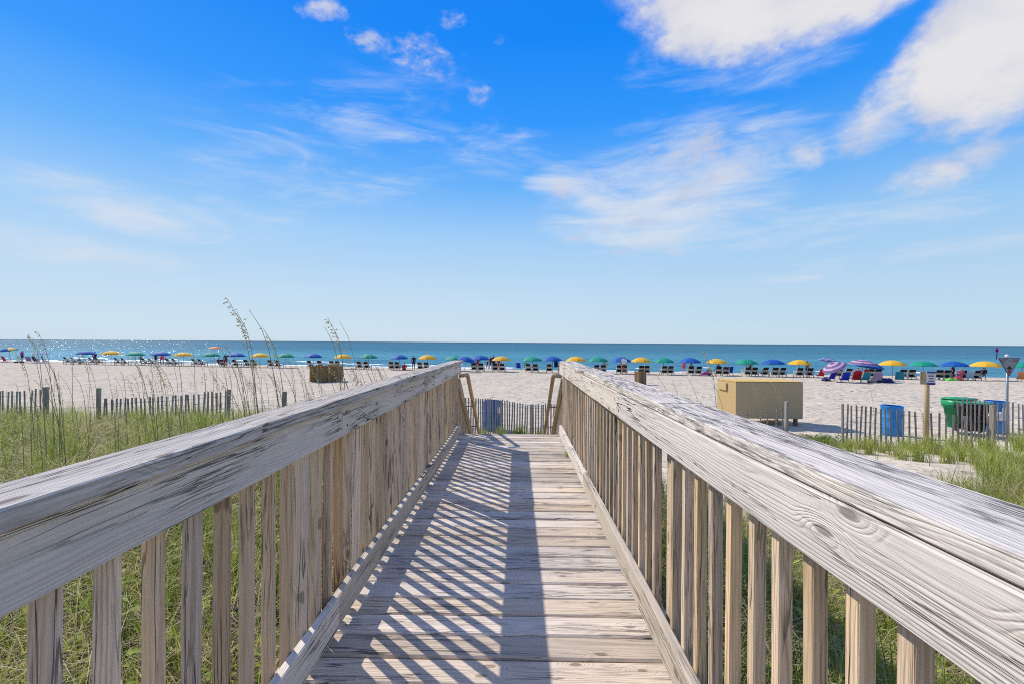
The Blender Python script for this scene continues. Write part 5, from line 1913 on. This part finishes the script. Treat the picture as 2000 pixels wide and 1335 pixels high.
def oat_to(px, py, Y, k, rz, label, group):
    """sea oat whose tip shows at a given spot of the view"""
    tip = at(px, py, Y)
    zb = gz(tip.x, tip.y) - 0.02
    H = (tip.z - zb) / OATS[k][3].z
    v = Matrix.Rotation(rz, 3, 'Z') @ (OATS[k][3] * H)
    b_ = Vector((tip.x - v.x, tip.y - v.y, 0))
    if -1.2 < b_.x < 0.95 and b_.y < 6.6:
        return None
    b_.z = gz(b_.x, b_.y) - 0.02
    return oat(k, b_, H, rz, label, group)


def oat_label(px, py, k):
    n_ = min(UMB_LABEL, key=lambda t: abs(t[0] - px))
    side = 'left of' if px < n_[0] - 7 else ('right of' if px > n_[0] + 7 else 'below')
    back = 'sea' if py < 712 else 'sand'
    return '%s sea oat, tip against the %s %s the %s' % ('seedy' if k < 6 else 'bare', back, side, n_[1].replace(' from the left', ' from left'))


LTALL = 'tall sea oat, %s'
for i, (px, py, Y, k, lb) in enumerate(((443, 583, 5.0, 0, 'leftmost and tallest of the pair left of centre'), (462, 606, 5.4, 1, 'with a feathery head, second from the left in the tall group'),
                                        (486, 598, 5.2, 7, 'a bare straight one in the middle of the left tall group'), (513, 634, 5.6, 2, 'rightmost of the left tall group'),
                                        (640, 620, 5.6, 3, 'with a drooping feathery head above the brown bin'), (634, 640, 5.3, 8, 'thin bare one left of the feathery head'),
                                        (663, 626, 5.8, 9, 'bare arching one right of the feathery head'), (55, 652, 6.6, 4, 'near the left edge of the view'), (72, 648, 6.4, 5, 'second near the left edge of the view'))):
    oat_to(px, py, Y, k, R(random.uniform(-18, 18)), LTALL % lb, 'tall sea oats above the horizon')
for i in range(150):
    px = random.choice([random.uniform(10, 320), random.uniform(280, 700), random.uniform(400, 860)])
    py = random.choice([random.uniform(690, 760), random.uniform(665, 730), random.uniform(715, 772)])
    if px > 700:
        py = max(py, 690)
    KO = random.choice([0, 1, 2, 3, 4, 6, 6, 7, 7, 8, 8, 9, 9])
    oat_to(px, py, random.uniform(4.6, 9.6), KO, R(random.uniform(-45, 45)), oat_label(px, py, KO), 'sea oats on the left dune')
for (px, py, Y, k, lb) in ((1374, 680, 6.6, 3, 'yellowish sea oat whose head overlaps the sea left of a yellow umbrella'), (1281, 722, 6.0, 7, 'short dark sea oat stalk right of the narrow brown bin'),
                           (1312, 736, 5.8, 8, 'thin leaning sea oat stalk left of the plywood box'), (1341, 730, 6.2, 9, 'arching sea oat stalk between narrow bin and plywood box'),
                           (1386, 733, 6.4, 7, 'dark upright sea oat just left of the plywood box'), (1466, 745, 8.0, 1, 'dark sea oat crossing the left of the plywood box front'),
                           (1508, 745, 7.6, 2, 'yellow-green sea oat in front of the plywood box middle'), (1511, 757, 8.2, 9, 'pale leaning stalk crossing the plywood box'), (1693, 748, 8.5, 8, 'thin bare stalk standing before the open sand at right'),
                           (1784, 780, 8.6, 7, 'short bare stalk left of the notice sign post'), (1478, 755, 8.2, 8, 'second dark stalk crossing the plywood box left half')):
    oat_to(px, py, Y, k, R(random.uniform(-20, 20)), lb, 'sea oats right of the boardwalk')
